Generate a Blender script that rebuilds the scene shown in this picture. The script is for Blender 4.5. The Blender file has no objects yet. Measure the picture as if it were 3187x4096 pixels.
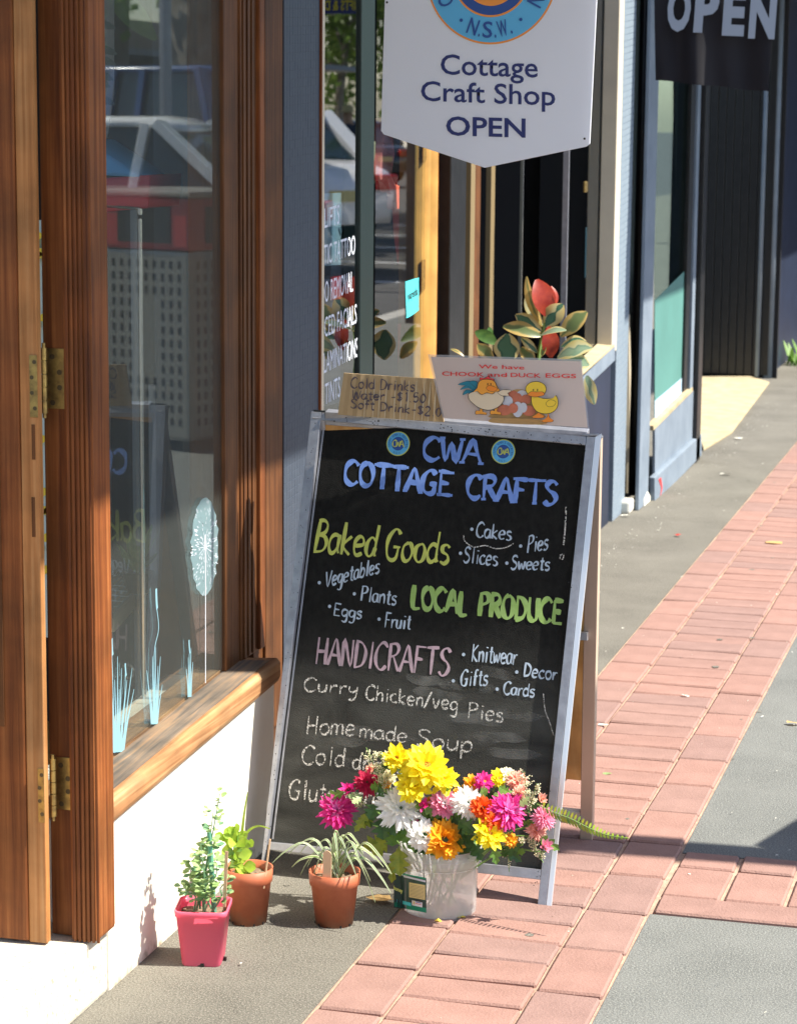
import bpy, bmesh, math, random
from mathutils import Vector as V, Matrix
R = math.radians
random.seed(7)
sc = bpy.context.scene
col = sc.collection

# ------------------------------------------------------------ camera
F = 9520.6; CX = 1593.5; CY = 2048; K = 3187 / 1699.0
PIT, ROL, YAW, H = R(9.382), R(.4847), R(15.399), 1.52
fw = V((-math.sin(YAW) * math.cos(PIT), math.cos(YAW) * math.cos(PIT), -math.sin(PIT)))
_r = V((math.cos(YAW), math.sin(YAW), 0)); _u = _r.cross(fw)
rt = _r * math.cos(ROL) + _u * math.sin(ROL); up = -_r * math.sin(ROL) + _u * math.cos(ROL)
O = V((0, 0, H))
cam = bpy.data.cameras.new('camera'); cam_o = bpy.data.objects.new('camera', cam); col.objects.link(cam_o)
cam_o.matrix_world = Matrix(((rt.x, up.x, -fw.x, O.x), (rt.y, up.y, -fw.y, O.y), (rt.z, up.z, -fw.z, O.z), (0, 0, 0, 1)))
cam.sensor_fit = 'HORIZONTAL'; cam.sensor_width = 36; cam.lens = F / 3187 * 36
cam.clip_end = 500; cam.clip_start = .05
cam.dof.use_dof = True; cam.dof.focus_distance = 4.62; cam.dof.aperture_fstop = 15
sc.camera = cam_o
# ------------------------------------------------------------ light
SAZ, SEL = R(3.2), R(53)
w = bpy.data.worlds.new('World'); sc.world = w; w.use_nodes = True
nt = w.node_tree; bg = nt.nodes['Background']; sky = nt.nodes.new('ShaderNodeTexSky'); sky.sky_type = 'NISHITA'
sky.sun_disc = False; sky.sun_elevation = SEL; sky.sun_rotation = R(90) - SAZ
nt.links.new(sky.outputs[0], bg.inputs[0]); bg.inputs[1].default_value = .115
sun = bpy.data.lights.new('sun', 'SUN'); sun.energy = 5.0; sun.angle = R(.55); sun.color = (1, .94, .82)
so = bpy.data.objects.new('sun', sun); col.objects.link(so)
sd = V((-math.cos(SEL) * math.cos(SAZ), -math.cos(SEL) * math.sin(SAZ), -math.sin(SEL)))
so.rotation_euler = sd.to_track_quat('-Z', 'Y').to_euler()
sc.view_settings.view_transform = 'Standard'; sc.view_settings.look = 'None'
sc.view_settings.exposure = 1.2; sc.view_settings.gamma = 1; sc.view_settings.use_curve_mapping = False
sc.render.engine = 'CYCLES'
sc.cycles.max_bounces = 10; sc.cycles.transparent_max_bounces = 24
sc.cycles.caustics_reflective = False; sc.cycles.caustics_refractive = False

# ------------------------------------------------------------ pixel (photo at 1699 wide) -> place
def ray(x, y):
    return fw * F + rt * (x * K - CX) - up * (y * K - CY)
def onp(x, y, p, n):
    d = ray(x, y); return O + d * ((V(p) - O).dot(V(n)) / d.dot(V(n)))
def G(x, y, z=0): return onp(x, y, (0, 0, z), (0, 0, 1))
def FX(x, y, X=-1.6): return onp(x, y, (X, 0, 0), (1, 0, 0))
def FY(x, y, Y): return onp(x, y, (0, Y, 0), (0, 1, 0))

# ------------------------------------------------------------ materials
M = {}
def mat(name, c, rough=.6, metal=0, var=0, vscale=8, bump=0, bscale=60, c2=None, stretch=(1, 1, 1), spec=.5, trans=0, alpha=1, coat=0, detail=4, sub=0, c3=None, s3=300, a3=.3, c4=None, s4=240):
    m = bpy.data.materials.new(name); m.use_nodes = True; n = m.node_tree; b = n.nodes['Principled BSDF']
    b.inputs['Base Color'].default_value = (*c, 1); b.inputs['Roughness'].default_value = rough; b.inputs['Metallic'].default_value = metal
    b.inputs['Specular IOR Level'].default_value = spec
    if coat: b.inputs['Coat Weight'].default_value = coat; b.inputs['Coat Roughness'].default_value = .1
    tc = n.nodes.new('ShaderNodeTexCoord'); mp = n.nodes.new('ShaderNodeMapping'); mp.inputs['Scale'].default_value = stretch
    n.links.new(tc.outputs['Object'], mp.inputs[0])
    last = None
    if var or c2:
        t = n.nodes.new('ShaderNodeTexNoise'); t.inputs['Scale'].default_value = vscale; t.inputs['Detail'].default_value = detail; t.inputs['Roughness'].default_value = .6
        n.links.new(mp.outputs[0], t.inputs[0])
        r = n.nodes.new('ShaderNodeValToRGB'); r.color_ramp.elements[0].position = .33; r.color_ramp.elements[1].position = .67
        k = 1 - var; a = c; bb = c2 if c2 else tuple(min(1, v * (1 + var)) for v in c)
        if not c2: a = tuple(v * k for v in c)
        r.color_ramp.elements[0].color = (*a, 1); r.color_ramp.elements[1].color = (*bb, 1)
        n.links.new(t.outputs['Fac'], r.inputs[0]); last = r.outputs[0]
        if c3:
            t3 = n.nodes.new('ShaderNodeTexNoise'); t3.inputs['Scale'].default_value = s3; t3.inputs['Detail'].default_value = 2
            n.links.new(tc.outputs['Object'], t3.inputs[0])
            r3 = n.nodes.new('ShaderNodeValToRGB'); r3.color_ramp.elements[0].position = .5 + a3 * .3; r3.color_ramp.elements[1].position = .6 + a3 * .3
            n.links.new(t3.outputs['Fac'], r3.inputs[0])
            mx = n.nodes.new('ShaderNodeMix'); mx.data_type = 'RGBA'; n.links.new(r3.outputs[0], mx.inputs[0]); n.links.new(last, mx.inputs[6]); mx.inputs[7].default_value = (*c3, 1)
            last = mx.outputs[2]
            if c4:
                t4 = n.nodes.new('ShaderNodeTexVoronoi'); t4.inputs['Scale'].default_value = s4; n.links.new(tc.outputs['Object'], t4.inputs[0])
                r4 = n.nodes.new('ShaderNodeValToRGB'); r4.color_ramp.elements[0].position = .0; r4.color_ramp.elements[0].color = (1, 1, 1, 1); r4.color_ramp.elements[1].position = .38; r4.color_ramp.elements[1].color = (0, 0, 0, 1)
                sp = n.nodes.new('ShaderNodeSeparateColor'); n.links.new(t4.outputs['Color'], sp.inputs[0]); gt = n.nodes.new('ShaderNodeMath'); gt.operation = 'GREATER_THAN'; gt.inputs[1].default_value = .62; n.links.new(sp.outputs[0], gt.inputs[0])
                n.links.new(t4.outputs['Distance'], r4.inputs[0]); ml = n.nodes.new('ShaderNodeMath'); ml.operation = 'MULTIPLY'; n.links.new(r4.outputs[0], ml.inputs[0]); n.links.new(gt.outputs[0], ml.inputs[1])
                m4 = n.nodes.new('ShaderNodeMix'); m4.data_type = 'RGBA'; n.links.new(ml.outputs[0], m4.inputs[0]); n.links.new(last, m4.inputs[6]); m4.inputs[7].default_value = (*c4, 1); last = m4.outputs[2]
        n.links.new(last, b.inputs['Base Color'])
    if bump:
        t2 = n.nodes.new('ShaderNodeTexNoise'); t2.inputs['Scale'].default_value = bscale; t2.inputs['Detail'].default_value = 5
        n.links.new(mp.outputs[0], t2.inputs[0])
        bp = n.nodes.new('ShaderNodeBump'); bp.inputs['Strength'].default_value = bump; bp.inputs['Distance'].default_value = .003
        n.links.new(t2.outputs['Fac'], bp.inputs['Height']); n.links.new(bp.outputs[0], b.inputs['Normal'])
    if trans:   # thin translucent sheet (petals, leaves, paper)
        tr = n.nodes.new('ShaderNodeBsdfTranslucent'); ms = n.nodes.new('ShaderNodeMixShader'); ms.inputs[0].default_value = trans
        if last: n.links.new(last, tr.inputs[0])
        else: tr.inputs[0].default_value = (*c, 1)
        n.links.new(b.outputs[0], ms.inputs[1]); n.links.new(tr.outputs[0], ms.inputs[2]); n.links.new(ms.outputs[0], n.nodes['Material Output'].inputs[0])
    if alpha < 1: b.inputs['Alpha'].default_value = alpha
    M[name] = m; return m

def glass(name, tint=(.85, .9, .88), ior=1.7, rough=0.0, haze=0, hazec=(.6, .7, .7)):
    m = bpy.data.materials.new(name); m.use_nodes = True; n = m.node_tree; n.nodes.remove(n.nodes['Principled BSDF'])
    t = n.nodes.new('ShaderNodeBsdfTransparent'); t.inputs[0].default_value = (*tint, 1)
    g = n.nodes.new('ShaderNodeBsdfGlossy'); g.inputs['Roughness'].default_value = rough
    f = n.nodes.new('ShaderNodeFresnel'); f.inputs[0].default_value = ior
    ms = n.nodes.new('ShaderNodeMixShader'); n.links.new(g.outputs[0], ms.inputs[2])
    ge = n.nodes.new('ShaderNodeNewGeometry'); iv = n.nodes.new('ShaderNodeMath'); iv.operation = 'SUBTRACT'; iv.inputs[0].default_value = 1; n.links.new(ge.outputs['Backfacing'], iv.inputs[1])
    fm = n.nodes.new('ShaderNodeMath'); fm.operation = 'MULTIPLY'; n.links.new(f.outputs[0], fm.inputs[0]); n.links.new(iv.outputs[0], fm.inputs[1]); n.links.new(fm.outputs[0], ms.inputs[0])
    if haze:
        d0 = n.nodes.new('ShaderNodeBsdfDiffuse'); d0.inputs[0].default_value = (*hazec, 1); d1 = n.nodes.new('ShaderNodeBsdfTranslucent'); d1.inputs[0].default_value = (*hazec, 1); d = n.nodes.new('ShaderNodeMixShader'); n.links.new(d0.outputs[0], d.inputs[1]); n.links.new(d1.outputs[0], d.inputs[2])
        m2 = n.nodes.new('ShaderNodeMixShader'); m2.inputs[0].default_value = haze
        n.links.new(t.outputs[0], m2.inputs[1]); n.links.new(d.outputs[0], m2.inputs[2]); n.links.new(m2.outputs[0], ms.inputs[1])
    else: n.links.new(t.outputs[0], ms.inputs[1])
    n.links.new(ms.outputs[0], n.nodes['Material Output'].inputs[0]); M[name] = m; return m

def grain(name, dark, mid, light, axis, rough=.45, scale=1, gloss=.5):
    """timber with long grain down one axis"""
    m = bpy.data.materials.new(name); m.use_nodes = True; n = m.node_tree; b = n.nodes['Principled BSDF']
    tc = n.nodes.new('ShaderNodeTexCoord'); mp = n.nodes.new('ShaderNodeMapping'); s = [125 * scale] * 3; s[axis] = 3.2 * scale; mp.inputs['Scale'].default_value = s
    n.links.new(tc.outputs['Object'], mp.inputs[0])
    t = n.nodes.new('ShaderNodeTexNoise'); t.inputs['Scale'].default_value = 1; t.inputs['Detail'].default_value = 6; t.inputs['Distortion'].default_value = .4
    n.links.new(mp.outputs[0], t.inputs[0])
    r = n.nodes.new('ShaderNodeValToRGB'); e = r.color_ramp.elements; e[0].position = .3; e[0].color = (*dark, 1); e[1].position = .72; e[1].color = (*light, 1)
    q = e.new(.5); q.color = (*mid, 1); n.links.new(t.outputs['Fac'], r.inputs[0])
    # large blotches of worn varnish
    t2 = n.nodes.new('ShaderNodeTexNoise'); t2.inputs['Scale'].default_value = 9; t2.inputs['Detail'].default_value = 5; n.links.new(tc.outputs['Object'], t2.inputs[0])
    r2 = n.nodes.new('ShaderNodeValToRGB'); r2.color_ramp.elements[0].position = .35; r2.color_ramp.elements[0].color = (.55, .55, .55, 1); r2.color_ramp.elements[1].position = .65; r2.color_ramp.elements[1].color = (1.15, 1.1, 1.05, 1)
    n.links.new(t2.outputs['Fac'], r2.inputs[0])
    mx = n.nodes.new('ShaderNodeMix'); mx.data_type = 'RGBA'; mx.blend_type = 'MULTIPLY'; mx.inputs[0].default_value = .7
    n.links.new(r.outputs[0], mx.inputs[6]); n.links.new(r2.outputs[0], mx.inputs[7]); n.links.new(mx.outputs[2], b.inputs['Base Color'])
    bp = n.nodes.new('ShaderNodeBump'); bp.inputs['Strength'].default_value = .5; bp.inputs['Distance'].default_value = .002
    n.links.new(t.outputs['Fac'], bp.inputs['Height']); n.links.new(bp.outputs[0], b.inputs['Normal'])
    b.inputs['Roughness'].default_value = rough + .1; b.inputs['Specular IOR Level'].default_value = gloss * .6
    M[name] = m; return m

mat('asphalt', (.082, .077, .064), .92, c2=(.148, .139, .117), vscale=3.5, detail=8, bump=1.0, bscale=190, c3=(.21, .195, .165), s3=320, a3=.0, c4=(.03, .027, .022), s4=260)
mat('asphalt_r', (.098, .103, .099), .92, c2=(.148, .153, .146), vscale=4, detail=8, bump=.8, bscale=210, c3=(.21, .215, .2), s3=300, a3=.0, c4=(.045, .047, .047), s4=250)
mat('road', (.07, .07, .07), .9, var=.2, vscale=3, bump=.4, bscale=80)
mat('mortar', (.5, .33, .24), .95, c2=(.3, .2, .15), vscale=25, bump=.9, bscale=160)
for i, c in enumerate([(.235, .13, .106), (.225, .128, .106), (.25, .138, .112), (.212, .126, .108), (.23, .134, .112)]):
    mat('paver%d' % i, c, .88, c2=tuple(v * 1.22 + .01 for v in c), vscale=9, detail=8, bump=.6, bscale=230, c3=tuple(v * 1.35 + .05 for v in c), s3=420, a3=.35)
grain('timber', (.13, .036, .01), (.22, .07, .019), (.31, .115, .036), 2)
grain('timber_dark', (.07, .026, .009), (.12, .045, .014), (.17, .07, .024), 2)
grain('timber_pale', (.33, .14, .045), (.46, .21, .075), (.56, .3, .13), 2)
grain('sill_wood', (.26, .12, .05), (.42, .22, .1), (.56, .36, .19), 1, rough=.6, scale=.7)
grain('sill_top', (.1, .088, .078), (.18, .145, .115), (.34, .22, .13), 1, rough=.75, scale=.8)
grain('ply', (.55, .27, .08), (.62, .33, .11), (.68, .4, .15), 2, scale=.4)
grain('door_wood', (.42, .22, .05), (.5, .27, .07), (.58, .33, .1), 2, scale=.5)
mat('render_white', (.84, .8, .7), .9, c2=(.78, .72, .6), vscale=6, bump=.4, bscale=40)
mat('concrete', (.56, .5, .4), .92, c2=(.58, .53, .43), vscale=10, bump=.7, bscale=120, c3=(.3, .27, .2), s3=120, a3=.4)
mat('navy_tile', (.045, .06, .087), .5, c2=(.056, .072, .1), vscale=30)
mat('navy_grout', (.045, .06, .088), .7)
mat('grey_tile', (.18, .23, .28), .6, c2=(.21, .26, .31), vscale=30)
mat('navy_paint', (.012, .02, .045), .5, var=.2, vscale=6)
mat('black_paint', (.012, .012, .013), .35, var=.3, vscale=20, bump=.2)
mat('grey_paint', (.15, .19, .24), .7, c2=(.2, .245, .3), vscale=7, bump=.3, bscale=30)
mat('cream_dirt', (.36, .29, .17), .95, c2=(.46, .38, .24), vscale=12, bump=.5, bscale=90)
mat('gold_alu', (.5, .38, .2), .38, metal=.55, var=.1, vscale=12)
mat('gold_dull', (.2, .145, .07), .6)
mat('cream_frame', (.66, .58, .44), .5, var=.06)
mat('alu', (.4, .41, .46), .42, metal=.6, c2=(.3, .31, .35), vscale=40, bump=.15, bscale=300)
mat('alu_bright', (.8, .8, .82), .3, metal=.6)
mat('alu_brick_reflect', (.6, .45, .34), .45, metal=.2, var=.05)  # tan brick reflection painted into the aluminium colour
mat('brass', (.5, .35, .12), .38, metal=.85, c2=(.25, .17, .07), vscale=70)
mat('screw', (.12, .09, .05), .5, metal=.7)
mat('black', (.012, .012, .012), .5)
mat('white', (.8, .8, .8), .55)
mat('banner_white', (.86, .88, .95), .5, trans=.3)
mat('blue_logo', (.1, .43, .75), .5); mat('deep_blue', (.015, .07, .3), .5); mat('orange_logo', (.85, .3, .05), .5)
mat('navy_ink', (.012, .022, .14), .5)
mat('flag_black', (.018, .017, .022), .85, trans=.1)
mat('flag_white', (.42, .48, .56), .8)
mat('terracotta', (.42, .11, .05), .55, c2=(.5, .15, .07), vscale=30, trans=.08)
mat('pink_pot', (.95, .19, .3), .35, trans=.4)
mat('soil', (.12, .08, .05), .95, c2=(.25, .18, .12), vscale=120, bump=1, bscale=200)
mat('green', (.1, .24, .04), .5, c2=(.22, .38, .07), vscale=60, trans=.35)
mat('green_pale', (.3, .45, .16), .5, c2=(.42, .55, .26), vscale=60, trans=.35)
mat('green_blue', (.14, .3, .16), .5, c2=(.22, .4, .22), vscale=60, trans=.2)
mat('green_lime', (.3, .5, .04), .35, c2=(.45, .6, .08), vscale=60, trans=.4)
mat('green_yellow', (.42, .42, .04), .5, c2=(.2, .3, .04), vscale=50, trans=.35)
mat('leaf_dark', (.03, .09, .02), .5, c2=(.07, .16, .03), vscale=60, trans=.2)
mat('leaf_red', (.3, .025, .015), .35, c2=(.45, .06, .025), vscale=40, trans=.35)
mat('spider_white', (.6, .62, .4), .5, trans=.35)
mat('stem_green', (.16, .28, .07), .55)
mat('stake_green', (.1, .3, .2), .6, bump=.4, bscale=120)
mat('stick', (.62, .42, .26), .6, var=.06, vscale=30)
P = dict(yellow=(.95, .76, .01), gold=(.88, .42, .01), white=(.93, .93, .88), cream=(.85, .8, .6), magenta=(.75, .03, .3), crimson=(.55, .01, .08), pink=(.85, .3, .45), salmon=(.9, .45, .35), orange=(.85, .14, .01), lilac=(.8, .25, .6))
for k, c in P.items(): mat('petal_' + k, c, .55, c2=tuple(min(.93, v * 1.1 + .02) for v in c), vscale=90, trans=.42)
mat('flower_eye', (.7, .3, .02), .8, var=.3, vscale=200)
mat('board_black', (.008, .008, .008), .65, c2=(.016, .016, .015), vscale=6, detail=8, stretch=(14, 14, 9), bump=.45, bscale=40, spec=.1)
mat('ink_blue', (.13, .25, .66), .7, c2=(.2, .33, .74), vscale=90); mat('ink_yellow', (.58, .62, .12), .7, c2=(.45, .5, .12), vscale=50)
mat('ink_green', (.26, .42, .1), .7, c2=(.33, .5, .16), vscale=50); mat('ink_pink', (.5, .35, .42), .7, c2=(.34, .26, .3), vscale=70)
mat('ink_pale', (.5, .6, .72), .7, c2=(.36, .44, .54), vscale=70)
mat('cardboard', (.42, .29, .15), .85, c2=(.5, .36, .2), vscale=12, bump=.3)
mat('card_edge', (.62, .52, .36), .9)
mat('marker', (.1, .08, .1), .8)
mat('laminate', (.72, .6, .55), .22, trans=.25, coat=.3); mat('film', (.6, .62, .68), .15, alpha=.45)
mat('sign_red', (.75, .03, .03), .4)
mat('tick_black', (.015, .012, .012), .5)
mat('hen_orange', (.85, .35, .04), .5); mat('hen_cream', (.75, .62, .45), .5); mat('hen_red', (.75, .04, .05), .5); mat('hen_teal', (.01, .2, .3), .5)
mat('duck_yellow', (.85, .58, .04), .5); mat('beak', (.85, .25, .02), .5); mat('egg_brown', (.55, .16, .09), .5, var=.15, vscale=60); mat('egg_white', (.6, .62, .7), .5)
mat('label_green', (.01, .26, .14), .5); mat('label_dark', (.025, .04, .04), .5, c2=(.03, .09, .06), vscale=40); mat('label_yellow', (.72, .6, .25), .6); mat('label_teal', (.08, .62, .66), .5)
mat('chrome', (.7, .72, .75), .15, metal=1)
mat('red_paint', (.55, .02, .05), .35); mat('bin_red', (.45, .03, .03), .4); mat('bin_grey', (.3, .29, .26), .45, metal=.5); mat('steel_grey', (.18, .2, .24), .4, metal=.6)
mat('blue_cloth', (.12, .42, .9), .8); mat('shade_cloth', (.28, .3, .33), .9); mat('leaf_print', (.13, .17, .18), .9)
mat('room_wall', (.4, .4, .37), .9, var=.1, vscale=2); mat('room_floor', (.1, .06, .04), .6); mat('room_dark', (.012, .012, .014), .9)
mat('wire', (.5, .5, .48), .4, metal=.7); mat('pale_wood', (.6, .5, .35), .7, var=.1)
mat('lemon', (.85, .65, .08), .8); mat('fabric_pale', (.55, .68, .7), .9)
mat('cloth_pink', (.7, .2, .2), .9); mat('cloth_cream', (.5, .45, .35), .9); mat('cloth_coral', (.75, .12, .06), .9); mat('brown_board', (.5, .3, .12), .8, var=.12); mat('teal_board', (.02, .08, .12), .7); mat('mullion_green', (.008, .018, .018), .4)
mat('poster_blue', (.12, .25, .42), .6, c2=(.3, .42, .55), vscale=5); mat('poster_navy', (.012, .018, .045), .6); mat('poster_red', (.4, .01, .02), .6); mat('vinyl_white', (.72, .76, .85), .6); mat('vinyl_grey', (.12, .2, .3), .6); mat('lilac_bag', (.4, .25, .6), .7)
mat('lino_dark', (.02, .035, .025), .5)
mat('lino_teal', (.085, .23, .205), .6, var=.08, vscale=4); mat('lino_blue', (.42, .56, .7), .6, var=.06)
mat('bark', (.13, .11, .09), .95, c2=(.3, .27, .24), vscale=4, bump=.8, bscale=12)
mat('crown', (.1, .17, .03), .6, c2=(.2, .3, .07), vscale=1.2, trans=.5)
mat('skin', (.5, .3, .2), .6); mat('shirt_white', (.75, .75, .75), .9); mat('shirt_pink', (.6, .3, .3), .9); mat('shorts', (.03, .04, .08), .9); mat('hat', (.5, .4, .2), .9)
mat('car_white', (.9, .9, .9), .25, coat=.8); mat('car_blue', (.03, .07, .2), .25, coat=.8); mat('car_dark', (.02, .025, .03), .25, coat=.8); mat('car_glass', (.02, .04, .05), .05, spec=.9); mat('tyre', (.015, .015, .015), .8); mat('rim', (.5, .5, .5), .3, metal=.9); mat('lamp_red', (.5, .01, .01), .2); mat('lamp_clear', (.7, .7, .7), .1)
mat('brick_far', (.3, .24, .18), .9, var=.15, vscale=2); mat('roof_far', (.25, .27, .3), .6)
mat('dry_leaf', (.55, .32, .12), .8, c2=(.65, .45, .2), vscale=50, trans=.2); mat('litter_white', (.7, .68, .6), .7); mat('litter_red', (.4, .03, .02), .6)
mat('petal_fallen', (.85, .7, .05), .5, trans=.3)
mat('kerb', (.4, .39, .36), .9, var=.12, vscale=4)
mat('wine_pipe', (.5, .44, .32), .7)
glass('shop_glass', (.92, .95, .94), 5.5, haze=.07, hazec=(.6, .64, .6))
glass('shop_glass_b', (.9, .95, .93), 5.0)
glass('shop_glass_c', (.8, .9, .88), 2.2)
glass('water_bag', (.8, .85, .9), 1.5, .1, haze=.25, hazec=(.7, .75, .85))
glass('bucket', (1, 1, 1), 1.25, .2, haze=.4, hazec=(1, 1, 1))
glass('decal', (.7, .9, .95), 1.2, .3, haze=.93, hazec=(.45, .8, .95))
glass('decal_soft', (.7, .9, .95), 1.2, .3, haze=.5, hazec=(.55, .8, .87))
# chalk: broken strokes
def chalk(name, c, lo, hi, s=420):
    m = bpy.data.materials.new(name); m.use_nodes = True; n = m.node_tree; b = n.nodes['Principled BSDF']; b.inputs['Base Color'].default_value = (*c, 1); b.inputs['Roughness'].default_value = .95
    tc = n.nodes.new('ShaderNodeTexCoord'); t = n.nodes.new('ShaderNodeTexNoise'); t.inputs['Scale'].default_value = s; t.inputs['Detail'].default_value = 2
    r = n.nodes.new('ShaderNodeMapRange'); r.inputs[1].default_value = lo; r.inputs[2].default_value = hi
    n.links.new(tc.outputs['Object'], t.inputs[0]); n.links.new(t.outputs['Fac'], r.inputs[0]); n.links.new(r.outputs[0], b.inputs['Alpha']); M[name] = m
chalk('chalk', (.72, .7, .66), .4, .56)
chalk('chalk_smear', (.2, .2, .19), .45, 1.0, 14)
# variegated rubber plant leaf: cream rim, green middle (uses UV: u across, v along)
def variegated(name, ga, gb, ca, cb):
    m = bpy.data.materials.new(name); m.use_nodes = True; n = m.node_tree; b = n.nodes['Principled BSDF']; b.inputs['Roughness'].default_value = .3
    uv = n.nodes.new('ShaderNodeUVMap'); sp = n.nodes.new('ShaderNodeSeparateXYZ'); n.links.new(uv.outputs[0], sp.inputs[0])
    a = n.nodes.new('ShaderNodeMath'); a.operation = 'SUBTRACT'; a.inputs[1].default_value = .5; n.links.new(sp.outputs[0], a.inputs[0])
    ab = n.nodes.new('ShaderNodeMath'); ab.operation = 'ABSOLUTE'; n.links.new(a.outputs[0], ab.inputs[0])
    tc = n.nodes.new('ShaderNodeTexCoord'); t = n.nodes.new('ShaderNodeTexNoise'); t.inputs['Scale'].default_value = 22; t.inputs['Detail'].default_value = 1; n.links.new(tc.outputs['Object'], t.inputs[0])
    s = n.nodes.new('ShaderNodeMath'); s.operation = 'MULTIPLY_ADD'; s.inputs[1].default_value = .9; n.links.new(t.outputs['Fac'], s.inputs[0]); n.links.new(ab.outputs[0], s.inputs[2])
    r = n.nodes.new('ShaderNodeValToRGB'); e = r.color_ramp.elements; e[0].position = .68; e[0].color = (*ga, 1); e[1].position = .71; e[1].color = (*ca, 1); q = e.new(.55); q.color = (*gb, 1); q2 = e.new(.95); q2.color = (*cb, 1)
    n.links.new(s.outputs[0], r.inputs[0]); n.links.new(r.outputs[0], b.inputs['Base Color'])
    tr = n.nodes.new('ShaderNodeBsdfTranslucent'); ms = n.nodes.new('ShaderNodeMixShader'); ms.inputs[0].default_value = .5
    n.links.new(r.outputs[0], tr.inputs[0]); n.links.new(b.outputs[0], ms.inputs[1]); n.links.new(tr.outputs[0], ms.inputs[2]); n.links.new(ms.outputs[0], n.nodes['Material Output'].inputs[0]); M[name] = m
variegated('vleaf_green', (.04, .12, .08), (.09, .2, .12), (.6, .55, .28), (.66, .5, .2))
variegated('vleaf_pale', (.2, .34, .24), (.32, .46, .32), (.66, .66, .4), (.7, .6, .25))
variegated('vleaf_yellow', (.3, .3, .12), (.16, .22, .09), (.58, .44, .16), (.6, .42, .14))

def grime(name, z0, z1, c):
    """splash dirt near the foot of a wall, broken up by noise"""
    n = M[name].node_tree; b = n.nodes['Principled BSDF']; src = b.inputs['Base Color'].links[0].from_socket
    tc = n.nodes.new('ShaderNodeTexCoord'); sp = n.nodes.new('ShaderNodeSeparateXYZ'); n.links.new(tc.outputs['Object'], sp.inputs[0])
    t = n.nodes.new('ShaderNodeTexNoise'); t.inputs['Scale'].default_value = 34; t.inputs['Detail'].default_value = 7; n.links.new(tc.outputs['Object'], t.inputs[0])
    a = n.nodes.new('ShaderNodeMath'); a.operation = 'MULTIPLY_ADD'; a.inputs[1].default_value = .09; n.links.new(t.outputs['Fac'], a.inputs[0]); n.links.new(sp.outputs[2], a.inputs[2])
    r = n.nodes.new('ShaderNodeMapRange'); r.inputs[1].default_value = z1; r.inputs[2].default_value = z0; n.links.new(a.outputs[0], r.inputs[0])
    x = n.nodes.new('ShaderNodeMix'); x.data_type = 'RGBA'; n.links.new(r.outputs[0], x.inputs[0]); n.links.new(src, x.inputs[6]); x.inputs[7].default_value = (*c, 1); n.links.new(x.outputs[2], b.inputs['Base Color'])
grime('render_white', .03, .062, (.3, .24, .16)); grime('terracotta', .03, .075, (.3, .17, .11))
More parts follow.
